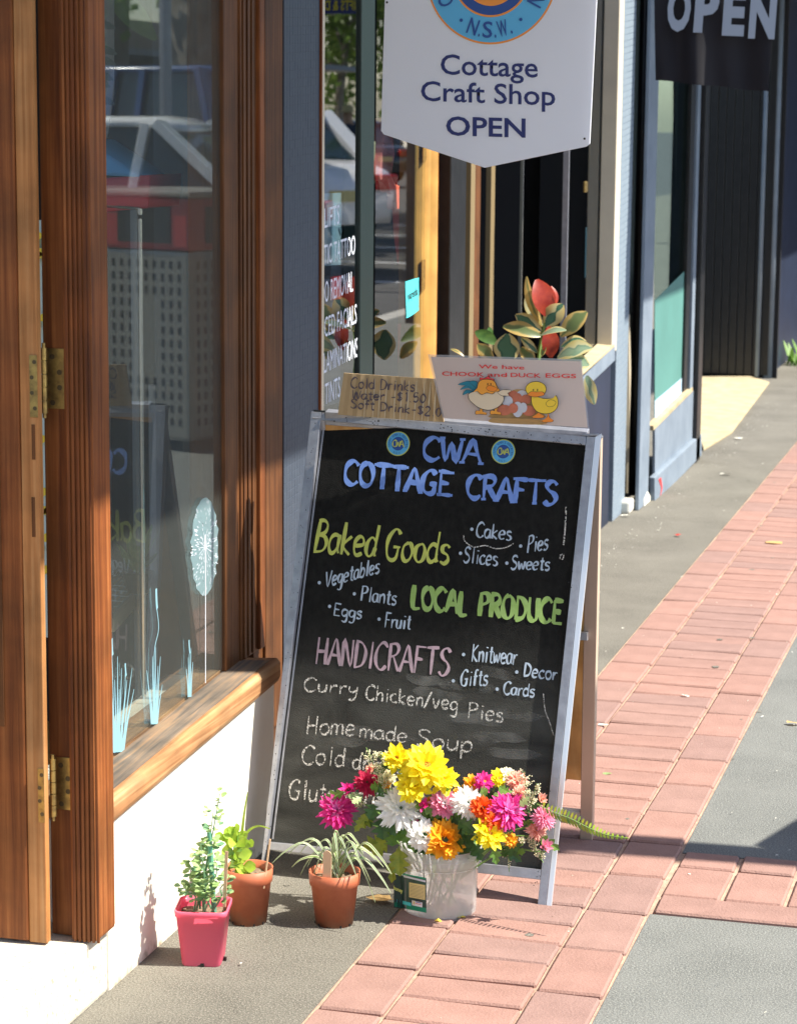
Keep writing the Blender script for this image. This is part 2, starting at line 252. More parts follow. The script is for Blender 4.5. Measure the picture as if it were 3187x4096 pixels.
# ------------------------------------------------------------ geometry helpers
class MB:
    def __init__(s): s.v = []; s.f = []; s.uv = {}
    def add(s, vs, fs, uvs=None):
        o = len(s.v); s.v += [tuple(v) for v in vs]; s.f += [tuple(o + i for i in f) for f in fs]
        if uvs:
            for i, u in enumerate(uvs): s.uv[o + i] = u
        return s
    def box(s, a, b):
        x0, y0, z0 = a; x1, y1, z1 = b
        return s.add([(x0, y0, z0), (x1, y0, z0), (x1, y1, z0), (x0, y1, z0), (x0, y0, z1), (x1, y0, z1), (x1, y1, z1), (x0, y1, z1)],
                     [(0, 3, 2, 1), (4, 5, 6, 7), (0, 1, 5, 4), (1, 2, 6, 5), (2, 3, 7, 6), (3, 0, 4, 7)])
    def slab(s, pts, off):
        """polygon with thickness: extruded by vector off"""
        n = len(pts); a = [V(p) for p in pts]; b = [p + V(off) for p in a]
        return s.add(a + b, [tuple(range(n))[::-1], tuple(range(n, 2 * n))] + [(i, (i + 1) % n, n + (i + 1) % n, n + i) for i in range(n)])
    def bar(s, p, q, w, d, side=(0, 0, 1)):
        p, q = V(p), V(q); t = (q - p).normalized(); a = t.cross(V(side)).normalized(); b = t.cross(a)
        vs = [c + a * i * w / 2 + b * j * d / 2 for c in (p, q) for i, j in ((-1, -1), (1, -1), (1, 1), (-1, 1))]
        return s.add(vs, [(0, 1, 2, 3), (7, 6, 5, 4), (0, 4, 5, 1), (1, 5, 6, 2), (2, 6, 7, 3), (3, 7, 4, 0)])
    def tube(s, pts, r, n=6):
        pts = [V(p) for p in pts]; rs = r if isinstance(r, (list, tuple)) else [r] * len(pts); o = len(s.v); ref = V((.31, .2, .93))
        for i, p in enumerate(pts):
            t = (pts[min(i + 1, len(pts) - 1)] - pts[max(i - 1, 0)]).normalized()
            a = t.cross(ref); a = a.normalized() if a.length > .01 else t.cross(V((1, 0, 0))).normalized(); b = t.cross(a)
            s.v += [tuple(p + (a * math.cos(2 * math.pi * k / n) + b * math.sin(2 * math.pi * k / n)) * rs[i]) for k in range(n)]
        for i in range(len(pts) - 1):
            for k in range(n): s.f.append((o + i * n + k, o + i * n + (k + 1) % n, o + (i + 1) * n + (k + 1) % n, o + (i + 1) * n + k))
        s.f.append(tuple(o + k for k in range(n))[::-1]); s.f.append(tuple(o + (len(pts) - 1) * n + k for k in range(n))); return s
    def lathe(s, prof, c, n=32, close=False):
        o = len(s.v)
        for r, z in prof: s.v += [(c[0] + r * math.cos(2 * math.pi * k / n), c[1] + r * math.sin(2 * math.pi * k / n), c[2] + z) for k in range(n)]
        for i in range(len(prof) - 1):
            for k in range(n): s.f.append((o + i * n + k, o + i * n + (k + 1) % n, o + (i + 1) * n + (k + 1) % n, o + (i + 1) * n + k))
        return s
    def disc(s, c, r, a, b, n=24, sx=1):
        c = V(c); return s.add([c + V(a) * r * sx * math.cos(2 * math.pi * k / n) + V(b) * r * math.sin(2 * math.pi * k / n) for k in range(n)], [tuple(range(n))])
    def leaf(s, p, q, wd, nrm, bend=0, fold=.15, seg=6, shape=0, curl=0):
        """blade from p to q; bend lifts the middle along nrm; fold raises the edges"""
        p, q, nrm = V(p), V(q), V(nrm).normalized(); t = q - p; L = t.length; side = t.cross(nrm).normalized(); o = len(s.v)
        for i in range(seg + 1):
            u = i / seg
            w = (math.sin(math.pi * min(1, u * .94 + .03)) ** .8) if shape == 0 else ((1 - u) ** .5 * min(1, .5 + u * 3) if shape == 1 else math.sin(math.pi * (u ** 1.5 * .96 + .02)) ** .7)
            w = max(w, .03) * wd / 2; c = p + t * u + nrm * (bend * L * math.sin(math.pi * u)) + nrm * (-curl * L * u * u)
            s.uv[len(s.v)] = (0, u); s.v.append(tuple(c - side * w + nrm * w * fold)); s.uv[len(s.v)] = (.5, u); s.v.append(tuple(c)); s.uv[len(s.v)] = (1, u); s.v.append(tuple(c + side * w + nrm * w * fold))
        for i in range(seg):
            a = o + i * 3; s.f += [(a, a + 1, a + 4, a + 3), (a + 1, a + 2, a + 5, a + 4)]
        return s
    def ribbon(s, pts, nrm, w):
        """flat brush stroke; w = list or number"""
        pts = [V(p) for p in pts]; nrm = V(nrm); o = len(s.v); n = len(pts); ws = w if isinstance(w, list) else [w] * n
        if n < 2: return s
        for i, p in enumerate(pts):
            t = pts[min(i + 1, n - 1)] - pts[max(i - 1, 0)]
            if t.length < 1e-9: t = V((1, 0, 0))
            a = nrm.cross(t.normalized()) * ws[i] / 2; s.v += [tuple(p + a), tuple(p - a)]
        for i in range(n - 1): s.f.append((o + 2 * i, o + 2 * i + 1, o + 2 * i + 3, o + 2 * i + 2))
        return s
    def make(s, name, m, parent=None, bevel=0, smooth=False, seg=2):
        me = bpy.data.meshes.new(name); me.from_pydata(s.v, [], s.f)
        if s.uv:
            l = me.uv_layers.new(name='UVMap')
            for lp in me.loops: l.data[lp.index].uv = s.uv.get(lp.vertex_index, (0, 0))
        if bevel:
            bm = bmesh.new(); bm.from_mesh(me); bmesh.ops.recalc_face_normals(bm, faces=bm.faces)
            try: bmesh.ops.bevel(bm, geom=[e for e in bm.edges if len(e.link_faces) == 2 and e.calc_face_angle(0) > .5], offset=bevel, segments=seg, affect='EDGES', profile=.6)
            except Exception: pass
            bm.to_mesh(me); bm.free()
        me.materials.append(M[m] if isinstance(m, str) else m)
        if smooth:
            for p in me.polygons: p.use_smooth = True
        return link(name, me, parent)
def link(name, me, parent=None):
    o = bpy.data.objects.new(name, me); col.objects.link(o)
    if parent:
        o.parent = parent; o.matrix_parent_inverse = base_inv(parent)
    return o
def base_inv(p):
    l = V((0, 0, 0)); q = p
    while q: l += q.location; q = q.parent if not q.get('_abs') else None
    # a part's own location is zero, so only the thing's Empty counts
    return Matrix.Translation(-l)
def base_inv(p):
    if p.type == 'EMPTY': return Matrix.Translation(-V(p.location))
    return Matrix.Identity(4)
def thing(name, label, cat, loc=(0, 0, 0), group=None):
    o = bpy.data.objects.new(name, None); col.objects.link(o); o.location = loc; o.empty_display_size = .05
    o['label'] = label; o['category'] = cat
    if group: o['group'] = group
    return o
def tag(o, label, cat, group=None):
    o['label'] = label; o['category'] = cat
    if group: o['group'] = group
    return o
def struct(o): o['kind'] = 'structure'; return o
def stuff(o): o['kind'] = 'stuff'; return o
def clone(root, loc, rz=0, label=None, group=None, scale=None):
    r = root.copy(); col.objects.link(r); r.location = loc; r.rotation_euler = (0, 0, rz)
    if scale: r.scale = scale
    if label: r['label'] = label
    if group: r['group'] = group
    for ch in list(root.children):
        c = ch.copy(); col.objects.link(c); c.parent = r
        for g in list(ch.children):
            d = g.copy(); col.objects.link(d); d.parent = c
    return r

# ---- lettering
def ftext(s, p0, p1, upv, m, parent, name='lettering', bold=0, capratio=None, shear=0, lift=(0, 0, 0)):
    """type fitted between two baseline points; upv = vector of one cap height"""
    cu = bpy.data.curves.new('type', 'FONT'); cu.body = s; cu.size = 1; cu.offset = bold; cu.resolution_u = 3; cu.shear = shear
    t = bpy.data.objects.new('type', cu); col.objects.link(t); dg = bpy.context.evaluated_depsgraph_get(); me = bpy.data.meshes.new_from_object(t.evaluated_get(dg))
    bpy.data.objects.remove(t); xs = [v.co.x for v in me.vertices]; x0, x1 = min(xs), max(xs)
    cap = capratio or .72; p0, p1, upv, lift = V(p0), V(p1), V(upv), V(lift)
    for v in me.vertices: v.co = p0 + (p1 - p0) * ((v.co.x - x0) / (x1 - x0)) + upv * (v.co.y / cap) + lift
    me.materials.clear(); me.materials.append(M[m]); return link(name, me, parent)
GL = {
 'A': '0,0 1.2,4 3,10 4.5,5 6,0|1.3,4 5,3.8', 'B': '.8,0 1,5 1.2,10|.6,9.8 3,10 4.6,8.6 4,6.3 1.2,5.2|1.2,5.2 4,5 5.2,3 4,.6 .4,0', 'C': '5.6,8.4 4.5,9.8 3,10 1.2,8 .5,5 1,1.8 2.8,0 4.4,.3 5.6,1.6',
 'D': '.8,0 1,10|.4,9.8 3,9.4 5,7 5.2,4 3.8,1 .5,0', 'E': '1,0 1,10|.8,10 5,9.8|1,5.2 4.2,5|.8,.1 5,.2', 'F': '1,0 1.2,10|.6,9.9 5.2,9.8|1.2,5.4 4.2,5.2', 'G': '5.4,8.4 4.3,9.8 2.8,9.8 1,7.5 .5,4.5 1.2,1.2 3,0 4.8,.8 5.2,4.2|3.2,4.3 6,4.3',
 'H': '1,0 1.1,10|5,0 5.1,10|1,4.8 5,5', 'I': '2,0 2.1,10', 'K': '1,0 1,10|5,9.6 1.1,4.6 5.2,0', 'L': '1,10 1,.2 4.6,0', 'N': '.8,0 .9,10 4.8,.2 5,10', 'O': '3,10 1.1,8.4 .4,5 1.2,1.4 3,0 4.9,1.4 5.6,5 4.8,8.6 3,10', 'P': '1,0 1.1,10|.5,9.6 3.6,10 5,8.4 4.2,6 1.1,4.8',
 'R': '.9,0 1,10|.5,9.7 3.6,10 4.8,8.2 3.8,6 1,5|2.6,5.4 5.4,0', 'S': '5,8.6 3.8,10 2,9.6 1.2,7.8 2.2,6 4,4.8 4.9,2.8 3.9,.6 2,0 .6,1.4', 'T': '3,0 3,10|.2,9.8 5.8,10', 'U': '.9,10 .9,3 2,.4 3.6,.2 4.8,2 5,10', 'V': '.4,10 2.8,0 5.4,10', 'W': '.2,10 1.6,0 3.2,8 4.9,0 6.6,10',
 'a': '4.4,5.4 2.4,6 .8,4.6 .6,2 1.8,.2 3.4,.8 4.4,3.2|4.4,6 4.3,2 5,.2', 'b': '1,10 1,.2|1,3 2.4,5.8 4.2,5 4.6,2.6 3.4,.3 1,.6', 'c': '4.2,5 2.8,6 1,4.6 .7,2.4 1.8,.3 3.6,.2 4.4,1.2', 'd': '4.3,5 2.4,6 .8,4.2 .8,1.6 2.2,.1 3.8,1 4.4,3|4.4,10 4.3,2 4.8,.2', 'e': '.9,3 4.2,3.6 4,5.4 2.4,6 .9,4.4 .8,1.8 2.2,.1 4.4,.9',
 'f': '4,9.4 2.8,10 2,8.4 2,0|.6,5.8 3.8,6', 'g': '4.3,5.2 2.4,6 .8,4.4 1,1.6 2.6,.6 4.2,2.2|4.4,6 4.4,-2 3,-4 1,-3.2', 'h': '1,10 1,0|1,3.4 2.8,5.8 4.2,4.6 4.4,0', 'i': '2,6 2,0|2,8.2 2.1,8.8', 'k': '1,10 1,0|4.2,5.8 1.2,2.8 4.4,0', 'l': '2,10 2,0', 'm': '.6,6 .6,0|.6,4 2,6 3,4.6 3,0|3,4 4.6,6 5.6,4.6 5.8,0',
 'n': '1,6 1,0|1,3.8 2.8,6 4.2,4.8 4.4,0', 'o': '2.8,6 1,4.8 .8,2 2.2,.1 4,.8 4.7,3.4 3.8,5.6 2.8,6', 'p': '1,6 1,-4|1,3 2.6,6 4.4,4.8 4.2,1.4 2.6,.2 1,1', 'r': '1,6 1.1,0|1.1,3.4 2.4,5.6 4,5.6', 's': '4,5.2 2.8,6 1.2,5.4 1.4,3.8 3.4,2.8 4,1.2 2.6,0 .8,.6', 't': '2.4,9 2.3,1.4 3,.1 4,.4|.8,6.2 4,6.4',
 'u': '.9,6 .9,1.8 2,.1 3.6,.8 4.4,3|4.4,6 4.4,0', 'v': '.6,6 2.4,0 4.4,6', 'w': '.4,6 1.6,.2 2.9,4.6 4.3,.2 5.6,6', 'y': '.8,6 1,3 2.4,2 4.2,3.4|4.4,6 4.2,0 3,-3.6 1,-3.4',
 '/': '.4,-1 4,10.4', '-': '.8,4 3.8,4.2', '.': '1.4,.1 1.8,.6', '$': '4.6,8 3,9 1.2,7.4 3,5 4.4,3 3,1 .8,2|2.8,10.2 2.8,-.6', '1': '1.4,8 2.6,10 2.6,0', '2': '.8,8 2.4,10 4.2,8.4 3.6,5 .8,.2 4.8,.2', '5': '4.4,9.8 1.4,9.8 1.1,5.6 3.2,6 4.6,3.6 3.2,.2 .8,.8', '0': '2.6,9.8 1,7 .8,3 2.4,0 4,2.4 4.4,6.4 2.6,9.8', '*': '1.4,4.6 1.9,5.2'}
ADV = dict(zip('ABCDEFGHIKLNOPRSTUVW', [6, 6, 6, 6, 5.6, 5.4, 6.4, 6.2, 3.6, 5.8, 5.2, 6, 6.4, 5.6, 6, 5.8, 6, 6, 6, 7]))
ADV.update({c: 5.2 for c in 'abcdeghknopsuvy'}); ADV.update({'f': 4, 'i': 3.4, 'l': 3.4, 'm': 6.6, 'r': 4.2, 't': 4.2, 'w': 6.2, ' ': 4, '/': 4.6, '-': 4.6, '.': 3, '$': 5.6, '1': 4, '2': 5.6, '5': 5.4, '0': 5.4, '*': 3, 'c': 4.8, 's': 4.8})
def cr(pts, n=4):
    if len(pts) < 3: return [pts[0].lerp(pts[-1], i / 4) for i in range(5)]
    out = []
    for i in range(len(pts) - 1):
        a, b, c, d = pts[max(0, i - 1)], pts[i], pts[i + 1], pts[min(len(pts) - 1, i + 2)]
        for k in range(n):
            t = k / n; out.append(.5 * ((2 * b) + (c - a) * t + (2 * a - 5 * b + 4 * c - d) * t * t + (3 * b - a - 3 * c + d) * t ** 3))
    return out + [pts[-1]]
def stext(s, p0, p1, upv, w, m, parent, nrm, slant=0, name='lettering', jit=.25, serif=False, lift=.0009):
    """handwriting: stroke letters between two baseline points"""
    p0, p1, upv, nrm = V(p0), V(p1), V(upv), V(nrm).normalized(); tot = sum(ADV[c] for c in s) - .9; mb = MB(); x = 0; ex = (p1 - p0) / tot
    k = 0
    for c in s:
        if c != ' ':
            dy = random.uniform(-jit, jit)
            for st in GL[c].split('|'):
                pp = [tuple(map(float, q.split(','))) for q in st.split()]
                pp = [V((a + random.uniform(-jit, jit) * .4 + slant * b * .1, b + dy + random.uniform(-jit, jit) * .4, 0)) for a, b in pp]
                q = cr(pp, 4); n = len(q); ph = random.uniform(0, 6)
                ws = [w * (.8 + .3 * math.sin(ph + i * .5)) * (1 if 0 < i < n - 1 else .75) for i in range(n)]
                k += 1
                mb.ribbon([p0 + ex * (x + v.x) + upv * v.y / 10 + nrm * (lift + .00004 * (k % 7)) for v in q], nrm, ws)
                if serif:
                    for e in (q[0], q[-1]):
                        if e.y < 1 or e.y > 9:
                            k += 1; mb.ribbon([p0 + ex * (x + e.x + d) + upv * (e.y + .1 * d) / 10 + nrm * (lift + .00004 * (k % 7)) for d in (-.9, 0, .9)], nrm, w * .5)
        x += ADV[c]
    return mb.make(name, m, parent)

# ============================================================ GROUND
# paver strip edges (m): along the street
XA, XB, XC, XD = -1.175, -1.05, -.825, -.70
YB0, YB1 = 4.405, 4.815          # the cross band running out to the kerb
gb = MB(); gb.box((-8, -12, -.3), (1.75, 60, -.0025)); bed = struct(gb.make('paving_bed', 'mortar'))
a1 = MB(); a1.box((-8, -12, -.002), (XA, 60, 0)); struct(a1.make('footpath', 'asphalt'))
a2 = MB(); a2.box((XD, YB1, -.002), (1.6, 60, 0)); struct(a2.make('footpath', 'asphalt_r'))
a3 = MB(); a3.box((XD, -12, -.002), (1.6, YB0, 0)); struct(a3.make('footpath', 'asphalt_r'))
kb = MB(); kb.box((1.6, -12, -.2), (1.78, 60, .003)); struct(kb.make('kerb', 'kerb', bevel=.01))
rd = MB(); rd.add([(1.74, -60, -.14), (60, -60, -.14), (60, 260, -.14), (1.74, 260, -.14)], [(0, 1, 2, 3)]); struct(rd.make('road', 'road'))
gr = MB(); gr.add([(-200, -200, -.32), (300, -200, -.32), (300, 400, -.32), (-200, 400, -.32)], [(0, 1, 2, 3)]); struct(gr.make('ground', 'road'))
# bricks share a few meshes (two shapes x five colours)
rnd = random.Random(3)
def brick_mesh(lx, ly, m, seed):
    r = random.Random(seed); me = bpy.data.meshes.new('brick'); bm = bmesh.new(); bmesh.ops.create_cube(bm, size=1)
    for v in bm.verts: v.co = V((v.co.x * lx, v.co.y * ly, v.co.z * .05 - .0225)) + V((r.uniform(-1, 1), r.uniform(-1, 1), 0)) * .0012
    top = [e for e in bm.edges if all(v.co.z > 0 for v in e.verts) or abs(e.verts[0].co.z - e.verts[1].co.z) > .02]
    bmesh.ops.bevel(bm, geom=top, offset=.004, segments=1, affect='EDGES'); bm.to_mesh(me); bm.free(); me.materials.append(M[m]); return me
BR = {(s, i): [brick_mesh(*d, 'paver%d' % i, j + 10 * i) for j in range(3)] for s, d in dict(long=(.116, .222), cross=(.216, .103), sq=(.115, .186), half=(.112, .1), wide=(.222, .1)).items() for i in range(5)}
def brick(kind, x, y, rz=0):
    o = bpy.data.objects.new('brick', rnd.choice(BR[(kind, rnd.randrange(5))])); col.objects.link(o); o.parent = bed
    o.location = (x, y, .0035 + rnd.uniform(-.0015, .0015)); o.rotation_euler = (R(rnd.uniform(-.5, .5)), R(rnd.uniform(-.6, .6)), rz + R(rnd.uniform(-.6, .6)))
y = 3.06; n = 0
while y < 15.6:
    brick('long', (XA + XB) / 2 + .0025, y + .1); brick('long', (XC + XD) / 2 - .002, y + .055); y += .2315
y = 3.0
while y < 14.6:
    brick('cross', (XB + XC) / 2, y); y += .1115
mbf = MB()
while y < 30:
    mbf.box((XB + .004, y - .052, -.02), (XC - .004, y + .052, .0035)); y += .1115
y = 15.7
while y < 30:
    mbf.box((XA + .004, y - .11, -.02), (XB - .004, y + .11, .0035)); mbf.box((XC + .004, y - .11, -.02), (XD - .004, y + .11, .0035)); y += .2315
stuff(mbf.make('far_bricks', 'paver0', bed))
x = XD
for k in range(12):
    if k < 3 or True:
        if k == 0: brick('half', x + .0625, YB0 + .053)
        elif k % 2 == 1: brick('wide', x + .062 + .117 * k + .056 - .056, YB0 + .053)
    brick('sq', x + .0625 + .1235 * k, YB0 + .2045)
    if k == 0: brick('half', x + .064, YB1 - .053); brick('half', x + .064 + .1235, YB1 - .053)
    elif k % 2 == 1 and k > 1: brick('wide', x + .064 + .117 * k - .0, YB1 - .053)

# ============================================================ FIRST SHOP (left, timber window)
JYS = 4.615
L = thing('shopfront', 'cream rendered shopfront with varnished timber window frame at the left of the picture', 'shop', (-1.7, 4.2, 0))
SL = .049                       # building courses climb this much against the path
WZ = lambda y: .348 + SL * (y - 4.6)      # underside of the sill
wl = MB(); X0, X1 = -1.78, -1.545
ys = [3.7205, 4.64]
wl.slab([(X1, ys[0], -.01), (X1, ys[1], -.01), (X1, ys[1], WZ(ys[1])), (X1, ys[0], WZ(ys[0]))], (X0 - X1, 0, 0)); wl.make('wall', 'render_white', L, bevel=.006)
# sill: sloping top + front
s = MB(); yy0, yy1 = 3.7205, 4.645
pr = [(-1.69, .0), (-1.538, .0), (-1.533, .012), (-1.533, .040), (-1.541, .050), (-1.66, .042), (-1.69, .042)]
for yv in (yy0, yy1): s.v += [(a, yv, WZ(yv) + b) for a, b in pr]
n = len(pr); s.f = [tuple(range(n)), tuple(range(n, 2 * n))[::-1]] + [(i, (i + 1) % n, n + (i + 1) % n, n + i)[::-1] for i in range(n)]
s.make('sill', 'sill_wood', L, bevel=.003)
s2 = MB(); s2.slab([(-1.549, yy0 + .001, WZ(yy0) + .0498), (-1.549, JYS, WZ(JYS) + .0498), (-1.6195, JYS, WZ(JYS) + .0455), (-1.6195, yy0 + .001, WZ(yy0) + .0455)], (0, 0, .0015)); s2.make('worn_varnish', 'sill_top', L)
# window glass and frame
gz = lambda y: WZ(y) + .04
g = MB(); g.slab([(-1.62, 3.722, gz(3.722)), (-1.62, 4.66, gz(4.66)), (-1.62, 4.66, 2.3), (-1.62, 3.722, 2.3)], (-.005, 0, 0))
WIN = g.make('window_pane', 'shop_glass', L)
fr = MB(); fr.slab([(-1.648, 3.8, WZ(3.8) + .02), (-1.648, 4.66, WZ(4.66) + .02), (-1.648, 4.66, WZ(4.66) + .05), (-1.648, 3.8, WZ(3.8) + .05)], (.024, 0, 0)); fr.make('glazing_bead', 'sill_wood', L, bevel=.002)
# right jamb of the window: stepped mouldings facing the door side
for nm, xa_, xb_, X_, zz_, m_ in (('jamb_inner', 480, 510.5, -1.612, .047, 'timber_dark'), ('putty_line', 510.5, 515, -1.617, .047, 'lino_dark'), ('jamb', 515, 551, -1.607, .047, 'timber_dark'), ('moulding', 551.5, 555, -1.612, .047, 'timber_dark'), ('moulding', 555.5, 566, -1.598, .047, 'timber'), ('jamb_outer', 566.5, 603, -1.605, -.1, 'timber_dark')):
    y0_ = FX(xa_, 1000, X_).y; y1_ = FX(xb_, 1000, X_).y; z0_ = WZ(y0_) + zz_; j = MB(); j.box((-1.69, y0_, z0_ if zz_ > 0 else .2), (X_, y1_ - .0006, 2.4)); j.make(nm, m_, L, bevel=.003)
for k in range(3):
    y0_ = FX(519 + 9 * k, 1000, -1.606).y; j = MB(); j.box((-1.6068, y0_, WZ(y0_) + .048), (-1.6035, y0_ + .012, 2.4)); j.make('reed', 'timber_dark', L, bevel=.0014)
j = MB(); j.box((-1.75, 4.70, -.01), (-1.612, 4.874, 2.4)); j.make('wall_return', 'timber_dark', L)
# door post (near) with reeded face
px0, px1, pya, pyb = FY(137, 1000, 3.632).x, -1.531, 3.632, 3.72
p = MB(); p.box((px0, pya, .12), (px1, pyb, 2.4)); p.make('door_post', 'timber', L, bevel=.006)
for k in range(6):
    q = MB(); q.box((px0 + .006 + k * .0085, pya - .0035, .12), (px0 + .0115 + k * .0085, pya - .0004, 2.4)); q.make('reed', 'timber', L, bevel=.0015)
p = MB(); p.box((FY(94, 1000, 3.65).x, pya + .02, .12), (px0 - .001, pyb, 2.4)); p.make('door_post', 'timber', L, bevel=.003)
# concrete threshold
st = MB(); st.slab([(-1.546, 2.2, 0), (-1.546, 3.719, 0), (-2.6, 3.719, 0), (-2.6, 2.2, 0)], (0, 0, .118)); st.make('doorstep', 'concrete', L, bevel=.008)
st = MB(); st.slab([(-1.76, 2.2, .1185), (-1.76, 3.95, .1185), (-1.782, 3.95, .1185), (-1.782, 2.2, .1185)], (0, 0, .008)); st.make('threshold_strip', 'card_edge', L, bevel=.002)
st = MB(); st.slab([(-1.783, 2.2, .1185), (-1.783, 6, .1185), (-4.6, 6, .1185), (-4.6, 2.2, .1185)], (0, 0, .004)); st.make('shop_floor', 'ply', L)
# room behind the first window
rm = MB(); rm.box((-4.7, 3.9, .046), (-4.6, 6, 2.8)); rm.box((-4.6, 5.45, .046), (-1.9, 5.5, 2.8)); rm.box((-4.6, 2, 2.7), (-1.8, 5.5, 2.8)); rm.make('room_wall', 'room_wall', L)
up_ = MB(); up_.box((-1.8, -3, 2.42), (-1.6, 4.86, 4.2)); up_.make('upper_wall', 'render_white', L)

# ---- timber door leaf (open), with two brass hinges
D = thing('shop_door', 'varnished timber door standing open on two brass hinges at the left edge', 'door', (-1.74, 3.76, .05))
DY = 3.595
dx0, dx1, dx2 = FY(-40, 1000, DY).x, FY(43, 1000, DY).x, FY(82, 1000, DY).x
d = MB(); d.box((dx0, DY, .124), (dx1, DY + .04, 2.4)); d.make('door_face', 'timber', D, bevel=.004)
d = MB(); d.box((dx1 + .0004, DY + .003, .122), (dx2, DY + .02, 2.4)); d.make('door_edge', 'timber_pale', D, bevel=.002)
d = MB(); d.box((dx1 - .05, DY - .0025, .5), (dx1 - .036, DY - .0002, 2.4)); d.make('panel_moulding', 'timber_dark', D, bevel=.001)
for zz in ((905, 980), (1060, 1145)):
    a = FY(71, zz[0], DY + .003); b = FY(74, zz[1], DY + .003)
    d = MB(); d.box((a.x - .003, DY + .002, b.z), (a.x + .003, DY + .0028, a.z)); d.make('mortise_plug', 'timber_dark', D)
HY = pya + .02 - .0015
for k, (ya, yb, x0_, x1_, xc) in enumerate(((740, 882, 62, 140, 94), (1618, 1742, 80, 158, 113))):
    Yk = DY + .03; a = FY(xc, ya, Yk); b = FY(xc, yb, Yk); hx = (a.x + b.x) / 2; z1, z0 = a.z, b.z
    xr = FY(x1_, (ya + yb) / 2, HY).x; xm = FY(xc + 3, (ya + yb) / 2, HY).x; xl = FY(x0_, (ya + yb) / 2, DY).x; xn = dx2
    q = MB(); q.box((xm, HY - .0005, z0 + .006), (xr, HY + .0012, z1 - .004)); H1 = q.make('hinge', 'brass', D, bevel=.0006)
    q = MB(); q.box((xl, DY + .001, z0 - .003), (xn, DY + .0026, z1 - .011)); q.make('hinge_leaf', 'brass', H1, bevel=.0006)
    for i in range(4):
        zt = z1 - .018 - i * (z1 - z0 - .034) / 3; t_ = .35 if i in (0, 3) else .7
        q = MB(); q.disc((xm + (xr - xm) * t_, HY - .0008, zt), .0046, (1, 0, 0), (0, 0, 1), 14); q.make('screw', 'screw', H1)
        q = MB(); q.disc((xn - (xn - xl) * t_, DY + .0007, zt - .004), .0036, (1, 0, 0), (0, 0, 1), 12); q.make('screw', 'screw', H1)
    for i in range(5):
        h = (z1 - z0) / 5; q = MB(); q.tube([(hx, Yk, z0 + i * h + .0008), (hx, Yk, z0 + (i + 1) * h - .0008)], .0058, 12); q.make('knuckle', 'brass', H1, smooth=False)
    q = MB(); q.tube([(hx, Yk, z0 - .007), (hx, Yk, z1 + .007)], [.0032, .0032], 10); q.make('hinge_pin', 'brass', H1)

# ---- things in the first shop
def simple(name, label, cat, mb, m, group=None, **k): return tag(mb.make(name, m, None, **k), label, cat, group)
t = MB(); a = FY(84, 470, 4.3); b = FY(106, 1360, 4.3); t.slab([(a.x - .03, 4.3, b.z), (b.x + .04, 4.3, b.z), (b.x + .04, 4.31, a.z), (a.x - .03, 4.31, a.z)], (0, .02, 0))
T = simple('lemon_cloth', 'pale cloth printed with yellow lemons hanging behind the door gap', 'cloth', t, 'fabric_pale')
q = MB(); rr = random.Random(5)
for k in range(46):
    c = V((rr.uniform(a.x - .03, b.x + .04), 4.298 - .0001 * (k % 5), rr.uniform(b.z, a.z))); q.disc(c, .011, (.9, 0, .4), (-.3, 0, .7), 12, 1.4)
stuff(q.make('lemon_print', 'lemon', T))
t = MB(); a = FY(213, -10, 4.05); b = FY(243, 280, 4.05)
t.slab([(a.x, 4.05, a.z + .1), (b.x + .003, 4.05, a.z + .1), (b.x, 4.05, b.z + .07), (b.x - .012, 4.05, b.z), (a.x, 4.05, b.z - .04)], (0, .004, 0)); T = simple('hanging_cloth', 'pale grey hanging cloth printed with darker leaves behind the upper left of the timber window', 'cloth', t, 'shade_cloth')
q = MB()
for k, (x, y, l) in enumerate(((228, 50, .022), (232, 105, .02), (230, 128, .02), (226, 160, .018), (229, 212, .018), (222, 175, .014))):
    c = FY(x, y, 4.049); q.leaf(c + V((-l, 0, .006)), c + V((l * .8, -.0006, -.008)), .014, (0, -1, 0), seg=5, fold=0)
q.make('leaf_print', 'leaf_print', T)
# display stand of dark steel with shelf
S = thing('display_stand', 'dark steel display stand with a wire topped wooden shelf inside the timber window', 'stand', (-1.95, 4.3, .05))
def post(x0, y0, x1, y1, Y, w=.016):
    a = FY(x0, y0, Y); b = FY(x1, y1, Y); q = MB(); q.bar(b, V((b.x, b.y, a.z)), w, w, (0, 1, 0)); q.make('post', 'steel_grey', S, bevel=.001)
post(288, 440, 300, 1600, 4.75, .018); post(330, 820, 336, 1560, 4.95, .022); post(234, 870, 236, 1340, 4.5, .008)
a = FY(232, 1318, 4.5); c = FY(312, 1278, 4.9)
q = MB(); q.slab([(a.x - .1, 4.5, a.z), (a.x + .012, 4.5, a.z), (c.x, 4.92, a.z), (c.x - .1, 4.92, a.z)], (0, 0, -.03)); q.make('shelf', 'pale_wood', S, bevel=.002)
q = MB()
for k in range(9): f = k / 8; q.bar((a.x - .1 + .11 * f, 4.5, a.z + .012), (c.x - .1 + .1 * f, 4.92, a.z + .012), .002, .002)
for k in range(9): f = k / 8; q.bar((a.x - .1 + f * .0, 4.5 + .42 * f, a.z + .014), (a.x + .012 + (c.x - a.x - .012) * f, 4.5 + .42 * f, a.z + .014), .002, .002)
q.make('wire_grid', 'wire', S)
